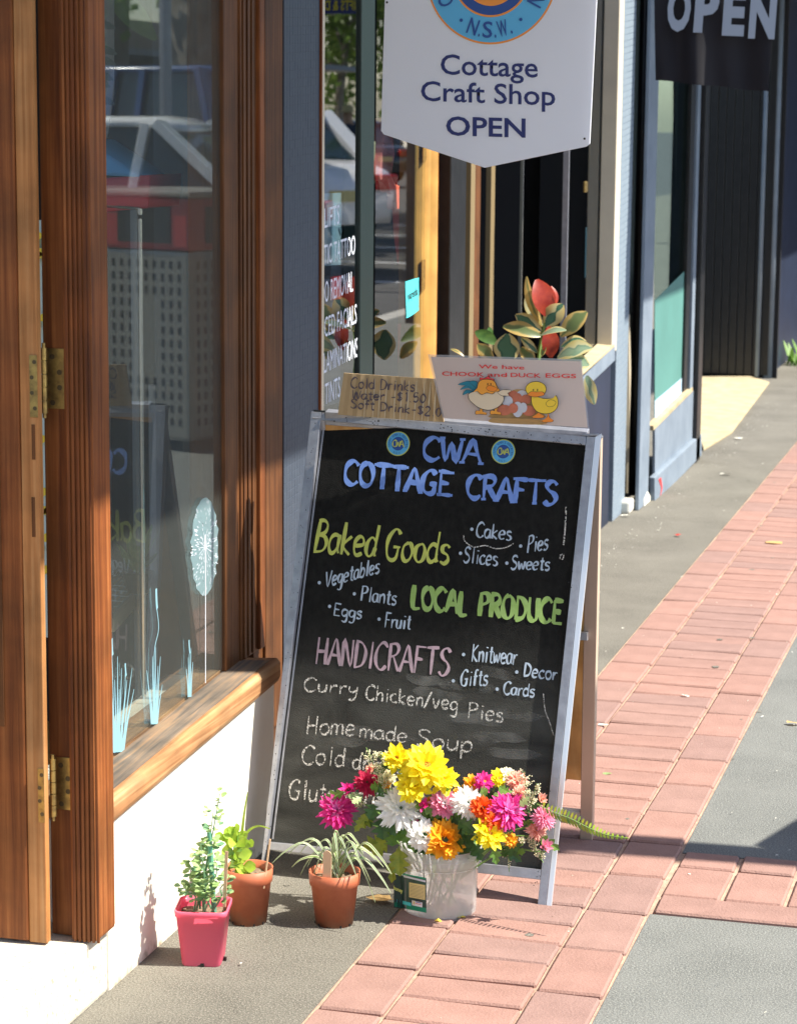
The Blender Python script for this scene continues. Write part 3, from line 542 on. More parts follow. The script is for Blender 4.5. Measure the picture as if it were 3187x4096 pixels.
# potted plant on the shelf
Pn = thing('potted_plant', 'small dark pot with a leafy plant on the wire shelf behind the timber window', 'potted plant', (a.x - .02, 4.72, a.z))
cx, cz = a.x - .015, a.z + .016
q = MB(); q.lathe([(.0, 0), (.022, 0), (.035, .045), (.03, .045), (.0, .04)], (cx, 4.7, cz), 20); q.make('pot', 'black_paint', Pn)
for k in range(12):
    an = k * 2.4; q = MB(); q.leaf((cx, 4.7, cz + .04), (cx + .05 * math.cos(an), 4.7 + .05 * math.sin(an), cz + .08 + .03 * (k % 3)), .02, (0, 0, 1)); q.make('leaf', 'green', Pn)
# red till / folded blue cloth on shelf
a = FY(170, 445, 4.5); b = FY(320, 372, 4.5)
q = MB(); q.slab([(a.x, 4.5, a.z - .01), (b.x - .005, 4.5, a.z + .004), (b.x, 4.5, b.z), (a.x, 4.5, b.z - .012)], (0, .18, 0)); simple('red_box', 'dark red box under the blue cloth behind the timber window', 'box', q, 'red_paint', bevel=.004)
a2_ = FY(170, 375, 4.5); q = MB(); q.slab([(a.x, 4.49, a2_.z + .004), (b.x - .018, 4.49, a2_.z + .0), (b.x - .06, 4.49, a2_.z + .028), (a.x + .02, 4.49, a2_.z + .072), (a.x, 4.49, a2_.z + .074)], (0, .16, 0)); simple('blue_cloth', 'folded bright blue cloth lying on the dark red box', 'cloth', q, 'blue_cloth', bevel=.01, smooth=True)
q = MB(); c = FY(215, 438, 4.45); e = FY(298, 444, 4.45); q.tube([c + V((-.1, 0, .002)), c, e], .003, 8); q.tube([e, e + V((0, 0, -.012))], .006, 8); q.tube([e + V((0, 0, -.02)), V((e.x, e.y, .1))], .005, 8); simple('chrome_rail', 'thin chrome rail below the dark red box in the timber window', 'rail', q, 'chrome')
# big dark leaf at the top of the window
q = MB(); a = FY(225, -40, 4.3); b = FY(333, 84, 4.3); q.leaf(a, b, .05, (0, -1, .2), bend=.06, seg=10); simple('large_leaf', 'large dark drooping leaf inside the top of the timber window', 'leaf', q, 'leaf_dark', smooth=True)

# frosted decals on the pane: dandelion and reeds (flat film)
WXs = -1.6193
DC = thing('window_decal', 'frosted pale blue dandelion and reed decals on the timber window glass', 'decal', (WXs, 4.2, .5))
def W(x, y): p = FX(x, y, WXs); return p
q = MB(); c = W(437, 1166); a = W(437, 1058) - c; b = W(465, 1160) - c
o = [c + b * math.cos(2 * math.pi * k / 40) * (1 + (.1 * math.sin(k * 3.7))) + a * math.sin(2 * math.pi * k / 40) * .97 for k in range(40)]
q.add(o, [tuple(range(40))]); q.make('dandelion_head', 'decal_soft', DC)
q = MB(); rr = random.Random(2)
for k in range(150):
    an = rr.uniform(0, 6.283); rad = math.sqrt(rr.uniform(.02, 1)) * .93; pc = c + b * math.cos(an) * rad + a * math.sin(an) * rad
    d = (b * .13 * math.cos(an) + a * .05 * math.sin(an)) if rad > .4 else (b * .1 * math.cos(an) + a * .06 * math.sin(an)); q.ribbon([pc + V((.0004, 0, 0)), pc + d + V((.0004, 0, 0))], (1, 0, 0), .0014)
for k in range(14):
    an = k * .45; q.ribbon([c + V((.0005, 0, 0)), c + b * math.cos(an) * .5 + a * math.sin(an) * .3 + V((.0005, 0, 0))], (1, 0, 0), .001)
q.ribbon([W(437, 1140) + V((.0006, 0, 0)), W(438, 1172) + V((.0006, 0, 0))], (1, 0, 0), [.004, .009]); q.ribbon([W(438, 1170) + V((.0003, 0, 0)), W(438, 1457) + V((.0003, 0, 0))], (1, 0, 0), .003)
q.make('seed_lines', 'vinyl_white', DC)
q = MB(); lay = [0]
def blade(pts, wd):
    lay[0] += 1; pp = [W(*p) + V((.0002 + .00003 * lay[0], 0, 0)) for p in pts]; q.ribbon(cr(pp, 4), (1, 0, 0), wd)
for (x, y, hh) in ((238, 1376, 1.0), (267, 1425, .75), (333, 1272, 1.2), (403, 1376, .8)):
    blade([(x, y - 14 * hh), (x, y - 6 * hh), (x + 1, y + 14 * hh), (x + 2, y + 22 * hh)], .009 if hh > .9 else .006)
blade([(333, 1290), (338, 1340), (330, 1380), (328, 1430), (330, 1500)], .0032); blade([(238, 1390), (240, 1450), (243, 1560)], .003); blade([(267, 1435), (265, 1500), (258, 1570)], .0026); blade([(403, 1395), (404, 1440), (404, 1475)], .0028)
for (x, yb, hs) in ((250, 1600, [(-18, 170), (-12, 120), (-6, 150), (0, 200), (4, 130), (9, 175), (15, 110), (20, 150), (26, 90), (31, 175), (35, 130), (-22, 90), (12, 80), (-8, 70), (-15, 60), (3, 60), (20, 60)]), (328, 1540, [(-16, 110), (-9, 70), (-4, 140), (3, 160), (8, 120), (13, 140), (17, 80), (-1, 90), (5, 60), (10, 60)]), (403, 1482, [(-7, 55), (-3, 80), (3, 100), (7, 70)])):
    for dx, h in hs:
        blade([(x + dx * .35, yb + 4), (x + dx * .6, yb - h * .45), (x + dx, yb - h)], [.008 * (1 - i / 9.5) + .0006 for i in range(9)])
q.make('reeds', 'decal', DC)

# ============================================================ TILED PILLAR AND SECOND SHOP
N = thing('tiled_pillar', 'dark navy pillar clad in small mosaic tiles between the two shop windows', 'pillar', (-1.65, 5, 0))
q = MB(); q.box((-1.9, 4.877, 0), (-1.603, 5.128, 2.6)); q.make('core', 'navy_grout', N)
ts = .0185; q = MB(); rr = random.Random(8)
for iy in range(19):
    for iz in range(int(1.9 / ts)):
        y0 = 4.879 + iy * ts; z0 = .004 + iz * ts + SL * (y0 - 4.77)
        if y0 + ts > 5.13: continue
        dx = rr.uniform(0, .0004); q.v += [(-1.603, y0, z0), (-1.603, y0 + ts * .97, z0), (-1.603, y0 + ts * .97, z0 + ts * .97), (-1.603, y0, z0 + ts * .97)]
        q.v += [(-1.6027 + dx, y0 + .0006, z0 + .0006), (-1.6027 + dx * .3, y0 + ts * .96, z0 + .0006), (-1.6027 + dx, y0 + ts * .95, z0 + ts * .95), (-1.6027 + dx * .6, y0 + .0006, z0 + ts * .95)]
        o = len(q.v) - 8; q.f += [(o + 4, o + 5, o + 6, o + 7), (o, o + 1, o + 5, o + 4), (o + 1, o + 2, o + 6, o + 5), (o + 2, o + 3, o + 7, o + 6), (o + 3, o, o + 4, o + 7)]
stuff(q.make('mosaic_tiles', 'navy_tile', N))

S2 = thing('shopfront', 'craft shop front with gold framed glass and a recessed entry behind the chalkboard', 'shop', (-1.7, 6.8, 0))
def fy(x, X=-1.6, row=500): return FX(x, row, X).y
YA, YP0, YP1, YB_, YJ, YN, YR, YC, YG, YT = [fy(x) for x in (683, 768, 800, 905, 960, 1000, 1250, 1280, 1320, 1345)]
SZ = lambda y: .655 + .082 * (y - 8.5)     # sill line of the second shop
q = MB(); q.box((-1.66, 5.1285, .2), (-1.598, 5.136, 2.5)); q.make('frame_strip', 'timber', S2)
q = MB(); q.box((-1.665, 5.1365, .2), (-1.5985, 5.155, 2.5)); q.make('frame', 'cream_frame', S2, bevel=.001)
q = MB(); q.box((-1.668, 5.155, .3), (-1.663, fy(768, -1.663), 2.5)); q.make('window_pane', 'shop_glass_b', S2)
q = MB(); q.box((-1.668, fy(800, -1.663), .3), (-1.663, fy(905, -1.663), 2.5)); q.make('window_pane', 'shop_glass_b', S2)
q = MB(); q.box((-1.70, fy(769, -1.655), .1), (-1.655, fy(797, -1.655), 2.5)); q.make('mullion', 'mullion_green', S2, bevel=.003)
q = MB(); q.box((-1.9, 5.13, 0), (-1.61, fy(905, -1.61), .42)); q.make('stall_riser', 'navy_paint', S2, bevel=.004)
ja, jb = fy(906, -1.66), fy(960, -1.62)
q = MB(); q.slab([(-1.69, ja, .05), (-1.64, jb - .06, .05), (-1.64, jb - .06, 2.5), (-1.69, ja, 2.5)], (-.05, .02, 0)); q.make('door_jamb', 'door_wood', S2, bevel=.003)
q = MB(); q.slab([(-1.639, jb - .059, .05), (-1.66, jb, .05), (-1.66, jb, 2.5), (-1.639, jb - .059, 2.5)], (-.05, .02, 0)); q.make('door_jamb', 'timber_pale', S2, bevel=.003)
for (ya, yb) in ((555, 620), (300, 345)):
    a = FX(906, ya, -1.655); b = FX(915, yb, -1.655); q = MB(); q.slab([(-1.672, ja + .01, b.z), (-1.668, ja + .05, b.z + .01), (-1.668, ja + .05, a.z), (-1.672, ja + .01, a.z)], (.004, .0, 0)); q.make('strike_plate', 'brass', S2)
q = MB(); q.slab([(-1.66, fy(960, -1.66) + .005, .03), (-1.66, fy(993, -1.66), .03), (-1.66, fy(993, -1.66), 2.5), (-1.66, fy(960, -1.66) + .005, 2.5)], (-.04, 0, 0)); q.make('post', 'black_paint', S2, bevel=.004)
# recessed entry
RX = -2.5; ye = fy(1000, -1.66)
def far(x, X): return fy(x, X)
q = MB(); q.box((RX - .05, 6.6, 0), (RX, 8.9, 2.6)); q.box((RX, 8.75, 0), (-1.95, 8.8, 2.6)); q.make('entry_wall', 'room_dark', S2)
for xx, xw, X in ((1003, 9, -1.75), (1046, 8, -1.95)):
    y0 = fy(xx, X); y1 = fy(xx + xw, X); q = MB(); q.box((X - .02, y0, .1), (X, y1, 2.5)); q.make('door_frame', 'gold_dull', S2, bevel=.002)
y0 = fy(1014, -1.8); y1 = fy(1030, -1.8); q = MB(); q.box((-1.84, y0, .1), (-1.81, y1, 2.5)); q.make('door_frame', 'timber_dark', S2, bevel=.002)
q = MB(); q.box((-2.45, 7.0, .02), (-1.66, 8.7, .05)); q.make('entry_floor', 'black_paint', S2)
# pale door glass edge with push plate, seen at the far side of the entry
y0 = fy(1203, -1.9); y1 = fy(1248, -1.74); q = MB(); a = FX(1203, 528, -1.9)
q.slab([(-1.9, y0, a.z), (-1.74, y1, a.z + .03), (-1.74, y1, 2.5), (-1.9, y0, 2.5)], (-.004, .0, 0)); q.make('frosted_panel', 'lino_teal', S2)
q = MB(); q.slab([(-1.665, YR - .012, .1), (-1.665, YR, .1), (-1.665, YR, 2.5), (-1.665, YR - .012, 2.5)], (-.02, 0, 0)); q.make('glass_edge', 'alu', S2)
a = FX(1248, 398, -1.66); q = MB(); q.box((-1.665, a.y - .02, a.z - .02), (-1.655, a.y + .02, a.z + .02)); q.make('latch', 'brass', S2, bevel=.004)
# far pane + gold frame + ledge
q = MB(); q.box((-1.668, fy(1251, -1.663), .5), (-1.663, fy(1284, -1.663), 2.5)); q.make('window_pane', 'shop_glass_b', S2)
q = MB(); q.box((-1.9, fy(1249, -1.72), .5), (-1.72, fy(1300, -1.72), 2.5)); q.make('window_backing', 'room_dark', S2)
q = MB(); q.box((-1.668, fy(1284, -1.655), SZ(8.6)), (-1.652, fy(1299, -1.655), 2.5)); q.make('frame', 'gold_alu', S2, bevel=.003)
q = MB(); q.box((-1.66, fy(1300, -1.655), SZ(8.7)), (-1.63, fy(1311, -1.63), 2.5)); q.make('frame', 'gold_alu', S2, bevel=.003)
q = MB(); q.box((-1.66, fy(1311, -1.6) + .003, SZ(8.8) - .02), (-1.602, fy(1320, -1.6) + .01, 2.5)); q.make('frame', 'cream_frame', S2, bevel=.003)
def up3(x, y, X=-1.6): return FX(x, y, X)
a, b = up3(1238, 800), up3(1310, 732)
q = MB(); q.slab([a, b, b + V((-.06, .0, .004)), a + V((-.06, 0, .004))], (0, 0, -.014)); q.make('ledge', 'cream_dirt', S2, bevel=.003)
a, b, c, e = up3(1238, 803), up3(1311, 738), up3(1311, 768), up3(1238, 838)
q = MB(); q.slab([a, b, c, e], (-.05, 0, 0)); q.make('ledge_face', 'grey_paint', S2)
q = MB(); q.slab([up3(1225, 850, -1.612), up3(1302, 770, -1.612), up3(1296, 1135, -1.612), up3(1225, 1180, -1.612)], (-.05, 0, 0)); q.make('stall_riser', 'navy_paint', S2)
q = MB(); q.box((-1.9, 5.1, 2.5), (-1.6, 9.0, 4.2)); q.make('upper_wall', 'navy_paint', S2)
# room behind the glass
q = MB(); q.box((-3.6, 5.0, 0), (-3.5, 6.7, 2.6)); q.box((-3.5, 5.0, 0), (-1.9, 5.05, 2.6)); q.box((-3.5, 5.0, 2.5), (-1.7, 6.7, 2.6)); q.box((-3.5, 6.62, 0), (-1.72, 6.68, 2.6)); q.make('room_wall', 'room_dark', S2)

# light grey tiled pier
N2 = thing('tiled_pier', 'pale grey pier of ribbed tiles right of the gold window frame', 'pillar', (-1.65, 9, 0))
q = MB(); y0, y1 = YG + .004, fy(1346, -1.6); q.box((-1.9, y0, 0), (-1.603, y1, 2.6)); q.make('core', 'grey_paint', N2)
q = MB(); zz = .003
while zz < 2.2:
    q.slab([(-1.6028, y0 + .002, zz), (-1.6028, y1 - .002, zz + .022), (-1.6028, y1 - .002, zz + .042), (-1.6028, y0 + .002, zz + .02)], (.001, 0, 0)); zz += .0235
stuff(q.make('ribbed_tiles', 'grey_tile', N2))
y1 = fy(1352, -1.6)
# dark gap with pipe
Gp = thing('downpipe', 'black downpipe in the dark gap beside the pale grey pier', 'pipe', (-1.62, 9.4, 0))
q = MB(); q.tube([(-1.6, fy(1364, -1.6), .04), (-1.6, fy(1364, -1.6), 2.6)], .022, 12); q.make('pipe', 'black_paint', Gp, smooth=True)
q = MB(); q.tube([(-1.655, fy(1352, -1.655), .02), (-1.66, fy(1352, -1.655) - .03, .3), (-1.665, fy(1352, -1.655) - .05, .75)], [.03, .022, .008], 8); q.make('render_patch', 'wine_pipe', Gp)
q = MB(); q.box((-2.0, y1 - .2, 0), (-1.7, 9.9, 2.6)); q.make('gap_back', 'black_paint', Gp)
q = MB(); q.box((-1.66, fy(1350, -1.6), 0), (-1.57, fy(1362, -1.56), .05)); q.make('pipe_foot', 'litter_white', Gp, bevel=.01)

# ============================================================ THIRD SHOP
S3 = thing('shopfront', 'grey blue shopfront with green backed glass and worn painted plinth beyond the tiled pier', 'shop', (-1.6, 10, 0))
X3 = -1.55
f3 = lambda x, y, X=X3: FX(x, y, X)
q = MB(); ya, yb = fy(1376, X3), fy(1396, X3); q.box((-1.565, ya, 0), (X3, yb, 2.6)); q.make('pilaster', 'grey_paint', S3, bevel=.004)
q = MB(); q.slab([f3(1372, 1092), f3(1396, 1072), f3(1396, 1052), f3(1388, 1062), f3(1380, 1048), f3(1372, 1066)], (.002, 0, 0)); q.make('bare_plaster', 'litter_white', S3)
bz = lambda x, y: f3(x, y).z
q = MB(); q.slab([f3(1396, 912), f3(1490, 822), f3(1490, 975), f3(1396, 1078)], (-.01, 0, 0)); q.make('stall_riser', 'grey_paint', S3)
q = MB(); q.slab([f3(1393, 908, -1.545), f3(1477, 826, -1.545), f3(1477, 834, -1.545), f3(1393, 918, -1.545)], (-.03, 0, 0)); q.make('ledge', 'cream_dirt', S3)
q = MB(); q.slab([f3(1396, 1018, -1.53), f3(1496, 925, -1.53), f3(1496, 972, -1.53), f3(1396, 1076, -1.53)], (-.025, 0, 0)); q.make('plinth', 'grey_paint', S3, bevel=.006)
q = MB(); q.slab([f3(1404, 1022, -1.5285), f3(1409, 1018, -1.5285), f3(1412, 1040, -1.5285), f3(1407, 1062, -1.5285), f3(1410, 1040, -1.5285)], (.0006, 0, 0)); q.make('paint_smudge', 'sign_red', S3)
q = MB(); q.slab([f3(1396, 905, -1.575), f3(1477, 826, -1.575), f3(1477, -40, -1.575), f3(1396, -40, -1.575)], (-.004, 0, 0)); q.make('window_pane', 'shop_glass_c', S3)
q = MB(); q.slab([f3(1396, 908, -1.573), f3(1477, 827, -1.573), f3(1477, 560, -1.573), f3(1396, 640, -1.573)], (-.0015, 0, 0)); q.make('window_backing', 'lino_teal', S3)  # teal cut off above the awning's shade line, shade put into its outline
q = MB(); q.slab([f3(1396, 907, -1.571), f3(1476, 827, -1.571), f3(1476, 787, -1.571), f3(1396, 855, -1.571)], (-.001, 0, 0)); q.make('backing_strip', 'lino_blue', S3)
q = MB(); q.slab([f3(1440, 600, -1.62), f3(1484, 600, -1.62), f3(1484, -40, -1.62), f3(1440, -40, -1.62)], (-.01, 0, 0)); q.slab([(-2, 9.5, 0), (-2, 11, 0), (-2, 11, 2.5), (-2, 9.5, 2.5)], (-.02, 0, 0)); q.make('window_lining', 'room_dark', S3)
q = MB(); q.box((-1.64, fy(1472, X3), bz(1480, 822)), (-1.56, fy(1480, X3), 2.6)); q.make('frame', 'black_paint', S3, bevel=.003)
q = MB(); q.box((-1.64, fy(1480, X3) + .003, bz(1488, 822)), (X3, fy(1486, X3), 2.6)); q.make('frame', 'grey_paint', S3, bevel=.003)
q = MB(); q.box((-1.62, fy(1488, X3), .0), (-1.53, fy(1488, X3) + .12, 2.6)); q.make('post', 'black_paint', S3, bevel=.004)
q = MB(); q.box((-1.9, 9.4, 2.55), (-1.5, 14, 4.2)); q.make('upper_wall', 'grey_paint', S3)
# dark slatted recess, cream landing
E = thing('entry_recess', 'dark recessed entry lined with black boards above a cream landing', 'doorway', (-2, 12.5, 0))
q = MB(); q.slab([G(1500, 962, .0), G(1560, 925, 0), G(1640, 818, 0), G(1600, 806, 0), G(1440, 806, 0)], (0, 0, .012)); q.make('landing', 'cream_dirt', E, bevel=.004)
yb_ = G(1600, 806, 0).y
for k in range(9):
    x0 = FY(1490 + 17.5 * k, 500, yb_).x; x1 = FY(1490 + 17.5 * (k + 1) - 1.4, 500, yb_).x; q = MB(); q.box((x0, yb_, .02), (x1, yb_ + .03, 2.6)); q.make('board', 'black_paint', E, bevel=.004)
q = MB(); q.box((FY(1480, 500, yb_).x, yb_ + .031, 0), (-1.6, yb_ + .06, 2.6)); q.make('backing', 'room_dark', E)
for xx in (1583,):
    c = FY(xx + 40, 500, yb_ - .1); q = MB(); q.tube([(c.x, c.y, .02), (c.x, c.y, 2.6)], .012, 10); q.make('pipe', 'grey_paint', E, smooth=True)
c = G(1636, 806, 0); q = MB(); q.tube([(c.x, c.y, .0), (c.x, c.y, 2.6)], .028, 12); simple('corner_post', 'slim grey metal corner post at the far end of the dark entry', 'post', q, 'grey_paint', smooth=True)
# far navy wall, side-on to the footpath
Nw = thing('painted_wall', 'dark navy painted wall at the right edge beyond the corner post', 'wall', (-1.4, 17.4, 0))
q = MB(); q.box((-2.4, 17.3, -.01), (1.4, 17.5, 3.2)); q.make('wall', 'navy_paint', Nw)
q = MB(); q.box((-2.2, yb_ + .07, -.01), (-1.66, 17.29, 3.2)); q.make('side_wall', 'navy_paint', Nw)
Wd = thing('weed', 'green weed growing from the foot of the navy wall', 'plant', (-1.5, 15.2, 0)); rr = random.Random(4)
for k in range(26):
    an = rr.uniform(0, 6.28); l = rr.uniform(.05, .16); q = MB(); b0 = V((-1.58 + rr.uniform(-.06, .1), 15.2 + rr.uniform(-.1, .1), 0)); q.leaf(b0, b0 + V((math.cos(an) * l * .6, math.sin(an) * l * .6, l)), .03, (0, 0, 1), seg=4); q.make('leaf', 'green', Wd)

# ============================================================ AWNINGS (out of frame, they shade the shopfronts)
def awning(y0, y1, label, xo=-.26, zz=2.62):
    A = thing('awning', label, 'awning', (-.9, (y0 + y1) / 2, zz))
    q = MB(); q.box((-1.58, y0, zz), (xo, y1, zz + .05)); q.make('soffit', 'render_white', A)
    q = MB(); q.box((xo + .001, y0, zz - .0), (xo + .04, y1, zz + .25)); q.make('fascia', 'navy_paint', A); return A
AS = thing('shade_caster', 'unseen slim slab added under the near awning to cast diagonal shade on the chalkboard', 'sign', (-.08, 4.63, 2.1))
q = MB(); q.box((-.50, 4.608, 2.02), (.34, 4.656, 2.5)); q.make('caster_box', 'banner_white', AS, bevel=.004)  # added out of view to shade a diagonal band of the chalkboard
for x_ in (-.4, .2): q = MB(); q.tube([(x_, 4.632, 2.5), (x_, 4.632, 2.9)], .008, 8); q.make('hanger', 'alu', AS)
awning(-6, 5.62, 'near suspended awning over the timber window')
awning(9.15, 17.2, 'far suspended awning over the grey shopfront', -.24, 2.62)

# ============================================================ CHALKBOARD A-FRAME
BRp = G(1164, 1938); BLp = G(556, 1867); TRp = FY(1274, 925, 4.60)
ex = (BRp - BLp).normalized(); bn = ex.cross(TRp - BRp).normalized()       # board normal
if bn.y > 0: bn = -bn
ev = bn.cross(ex).normalized()
if ev.z < 0: ev = -ev
def B(x, y, off=0): return onp(x, y, BRp + bn * off, bn)
A = thing('chalkboard_sign', 'black chalkboard A-frame in an aluminium frame with painted shop menu standing on the footpath', 'sandwich board', (-1.2, 4.6, 0))
TLf, TRf, BLf, BRf = B(663, 877), B(1268, 931), B(554, 1866), B(1163, 1938)
def fbar(a, b, c, e, m='alu', dep=.022, nm='frame_rail', lab=None):
    q = MB(); q.slab([a, b, c, e], -bn * dep); o = q.make(nm, m, A, bevel=.0012)
    return o
w1, w2 = B(690, 897), B(1246, 950)         # inner corners of the frame
w3, w4 = B(575, 1797), B(1148, 1853)
fbar(TLf, B(686, 878.5), B(568, 1812), BLf, nm='frame_stile')
fbar(B(1250, 930), TRf, BRf, B(1145, 1936), nm='frame_stile')
# sunlit side of the right stile, painted as a brighter strip
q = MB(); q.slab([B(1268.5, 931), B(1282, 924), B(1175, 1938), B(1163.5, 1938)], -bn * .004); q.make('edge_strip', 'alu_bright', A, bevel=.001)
fbar(B(686.5, 879), B(1249.3, 930), B(1247.5, 949), B(683.5, 896), nm='frame_rail')
fbar(B(574, 1796), B(1153, 1855), B(1151, 1877), B(571, 1812), nm='frame_rail')
dp = -.012
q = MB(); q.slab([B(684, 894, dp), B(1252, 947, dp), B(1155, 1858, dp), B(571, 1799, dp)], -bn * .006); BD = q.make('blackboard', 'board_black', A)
q = MB(); q.ribbon([B(692, 899, dp) + bn * .001, B(582, 1790, dp) + bn * .001], bn, .004); q.make('sunlit_lip', 'alu', A)  # bright line painting sunlight on the frame's inner left lip
# tray hinge caps at the top corners
q = MB(); q.slab([B(668, 873), B(712, 877), B(712, 880), B(668, 877)], -bn * .05); q.make('hinge_plate', 'black_paint', A, bevel=.001)
q = MB(); q.slab([B(1240, 924), B(1276, 924), B(1276, 929), B(1240, 929)], -bn * .04); q.make('hinge_plate', 'alu', A, bevel=.001)
# rear leaf
RT, RB, RBL, RTL = FY(1281, 923, 4.625), V((-.898, 4.838, 0)), V((-1.49, 4.865, 0)), FY(665, 876, 4.63)
rn = (RB - RBL).cross(RT - RB).normalized()
if rn.y < 0: rn = -rn
def rq(u, v): return (RBL.lerp(RB, u)).lerp(RTL.lerp(RT, u), v)
def rbar(u0, v0, u1, v1, m='alu_brick_reflect', nm='rear_frame', dep=.02):
    q = MB(); q.slab([rq(u0, v0), rq(u1, v0), rq(u1, v1), rq(u0, v1)], rn * dep); return q.make(nm, m, A, bevel=.0015)
rbar(.955, 0, 1.0, .985); rbar(0, 0, .045, .985, 'alu'); rbar(.046, .04, .954, .07); rbar(.046, .97, .954, 1.0, 'alu')
q = MB(); q.slab([rq(.046, .155), rq(.9545, .155), rq(.9545, .97), rq(.046, .97)], rn * .006); q.make('rear_panel', 'ply', A)
c0 = rq(.955, .52); q = MB(); q.box((c0.x - .12, c0.y - .012, c0.z - .008), (c0.x + .01, c0.y + .0, c0.z + .008)); q.make('cross_rail', 'alu_bright', A)
# grime dots on the rails
rr = random.Random(11); q = MB()
for k in range(90):
    f = rr.random(); p = B(690 + 550 * f, 880 + 52 * f + rr.uniform(1, 16), .0006); q.disc(p, rr.uniform(.0005, .0016), ex, ev, 6)
for k in range(120):
    f = rr.random(); sidec = rr.random() < .5
    p = (B(672 - 108 * f, 885 + 960 * f, .0006) if sidec else B(1250 - 108 * f, 940 + 960 * f, .0006)) + ex * rr.uniform(-.006, .006); q.disc(p, rr.uniform(.0004, .0013), ex, ev, 6)
stuff(q.make('rust_spots', 'black', A))

def z7(x, y): return 613 + .4392 * x, 1039.4 + .4392 * y
def z6(x, y): return 613 + .4392 * x, 719.6 + .4392 * y
def hand(s, p0, p1, h, w, m, slant=0, z=z7, **k):
    a = z(*p0); b = z(*p1); hh = h * .4392
    P0, P1 = B(*a, dp), B(*b, dp); U = B(a[0], a[1] - hh, dp) - P0
    U = ev * U.length
    return stext(s, P0, P1, U, w, m, BD, bn, slant, **k)
def dot(x, y, m='ink_pale', z=z7, r=.0036):
    q = MB(); q.disc(B(*z(x, y), dp) + bn * .001, r, ex, ev, 8); q.make('bullet', m, BD)
hand('CWA', (652, 590), (925, 612), 108, .0105, 'ink_blue', .0, z6, serif=True, jit=.12)
hand('COTTAGE', (270, 708), (785, 770), 112, .0105, 'ink_blue', 0, z6, serif=True, jit=.12)
hand('CRAFTS', (864, 778), (1300, 815), 112, .0105, 'ink_blue', 0, z6, serif=True, jit=.12)
hand('Baked', (122, 312), (418, 336), 155, .0078, 'ink_yellow', 1.2, jit=.15); hand('Goods', (468, 350), (775, 372), 150, .0078, 'ink_yellow', .8, jit=.15)
hand('LOCAL', (598, 580), (868, 618), 108, .0105, 'ink_green', jit=.15); hand('PRODUCE', (922, 622), (1328, 664), 112, .0105, 'ink_green', jit=.15)
hand('HANDICRAFTS', (130, 858), (778, 915), 130, .0068, 'ink_pink', .3, jit=.15)
for s, a, b, h, bl in (('Cakes', (912, 240), (1082, 258), 72, (895, 203)), ('Pies', (1160, 318), (1260, 302), 82, (1132, 285)), ('Slices', (850, 363), (1015, 382), 75, (840, 320)), ('Sweets', (1080, 398), (1268, 402), 66, (1065, 368)),
                       ('Vegetables', (180, 487), (442, 416), 76, (155, 463)), ('Plants', (352, 550), (524, 572), 72, (325, 517)), ('Eggs', (220, 620), (356, 640), 60, (205, 578)), ('Fruit', (468, 680), (592, 690), 72, (445, 640)),
                       ('Knitwear', (890, 845), (1108, 862), 85, (855, 812)), ('Decor', (1143, 915), (1302, 938), 65, (1113, 897)), ('Gifts', (837, 965), (967, 962), 78, (805, 940)), ('Cards', (1045, 1005), (1195, 1018), 62, (1018, 980))):
    hand(s, a, b, h, .0042, 'ink_pale', .4, jit=.12); dot(*bl)
for s, a, b, h in (('Curry', (75, 988), (335, 1010), 66), ('Chicken/veg', (375, 1030), (820, 1085), 72), ('Pies', (870, 1118), (1042, 1140), 76), ('Home', (85, 1198), (320, 1206), 88), ('made', (345, 1216), (572, 1240), 76), ('Soup', (618, 1258), (888, 1290), 84), ('Cold', (65, 1342), (270, 1360), 92), ('drinks', (310, 1368), (560, 1392), 82)):
    hand(s, a, b, h, .0042, 'chalk', .15, jit=.22)
hand('Gluten free', (2, 1512), (500, 1560), 96, .0046, 'chalk', .15, jit=.22)
def squig(pts, m, w, z=z7): q = MB(); q.ribbon(cr([B(*z(*p), dp) + bn * .0007 for p in pts]), bn, w); q.make('chalk_line', m, BD)
squig([(855, 232), (862, 262), (905, 290), (960, 282), (1010, 297), (1060, 292), (1098, 272)], 'chalk', .002)
squig([(1352, 95), (1348, 190), (1340, 280)], 'chalk', .003); squig([(1322, 330), (1340, 325), (1336, 348), (1322, 345), (1326, 332)], 'chalk', .002)
squig([(1242, 1000), (1250, 1080), (1275, 1150), (1292, 1205)], 'chalk', .002)
q = MB(); rr = random.Random(6)
for k in range(26):
    x, y = rr.uniform(60, 1200), rr.uniform(880, 1650); q.ribbon(cr([B(*z7(x + d, y + d * .12 + rr.uniform(-12, 12)), dp) + bn * (.0002 + .00001 * k) for d in (0, 90, 180, 270)]), bn, [.002, .014, .02, .02, .02, .02, .02, .02, .02, .02, .014, .006, .002])
q.make('chalk_smear', 'chalk_smear', BD)
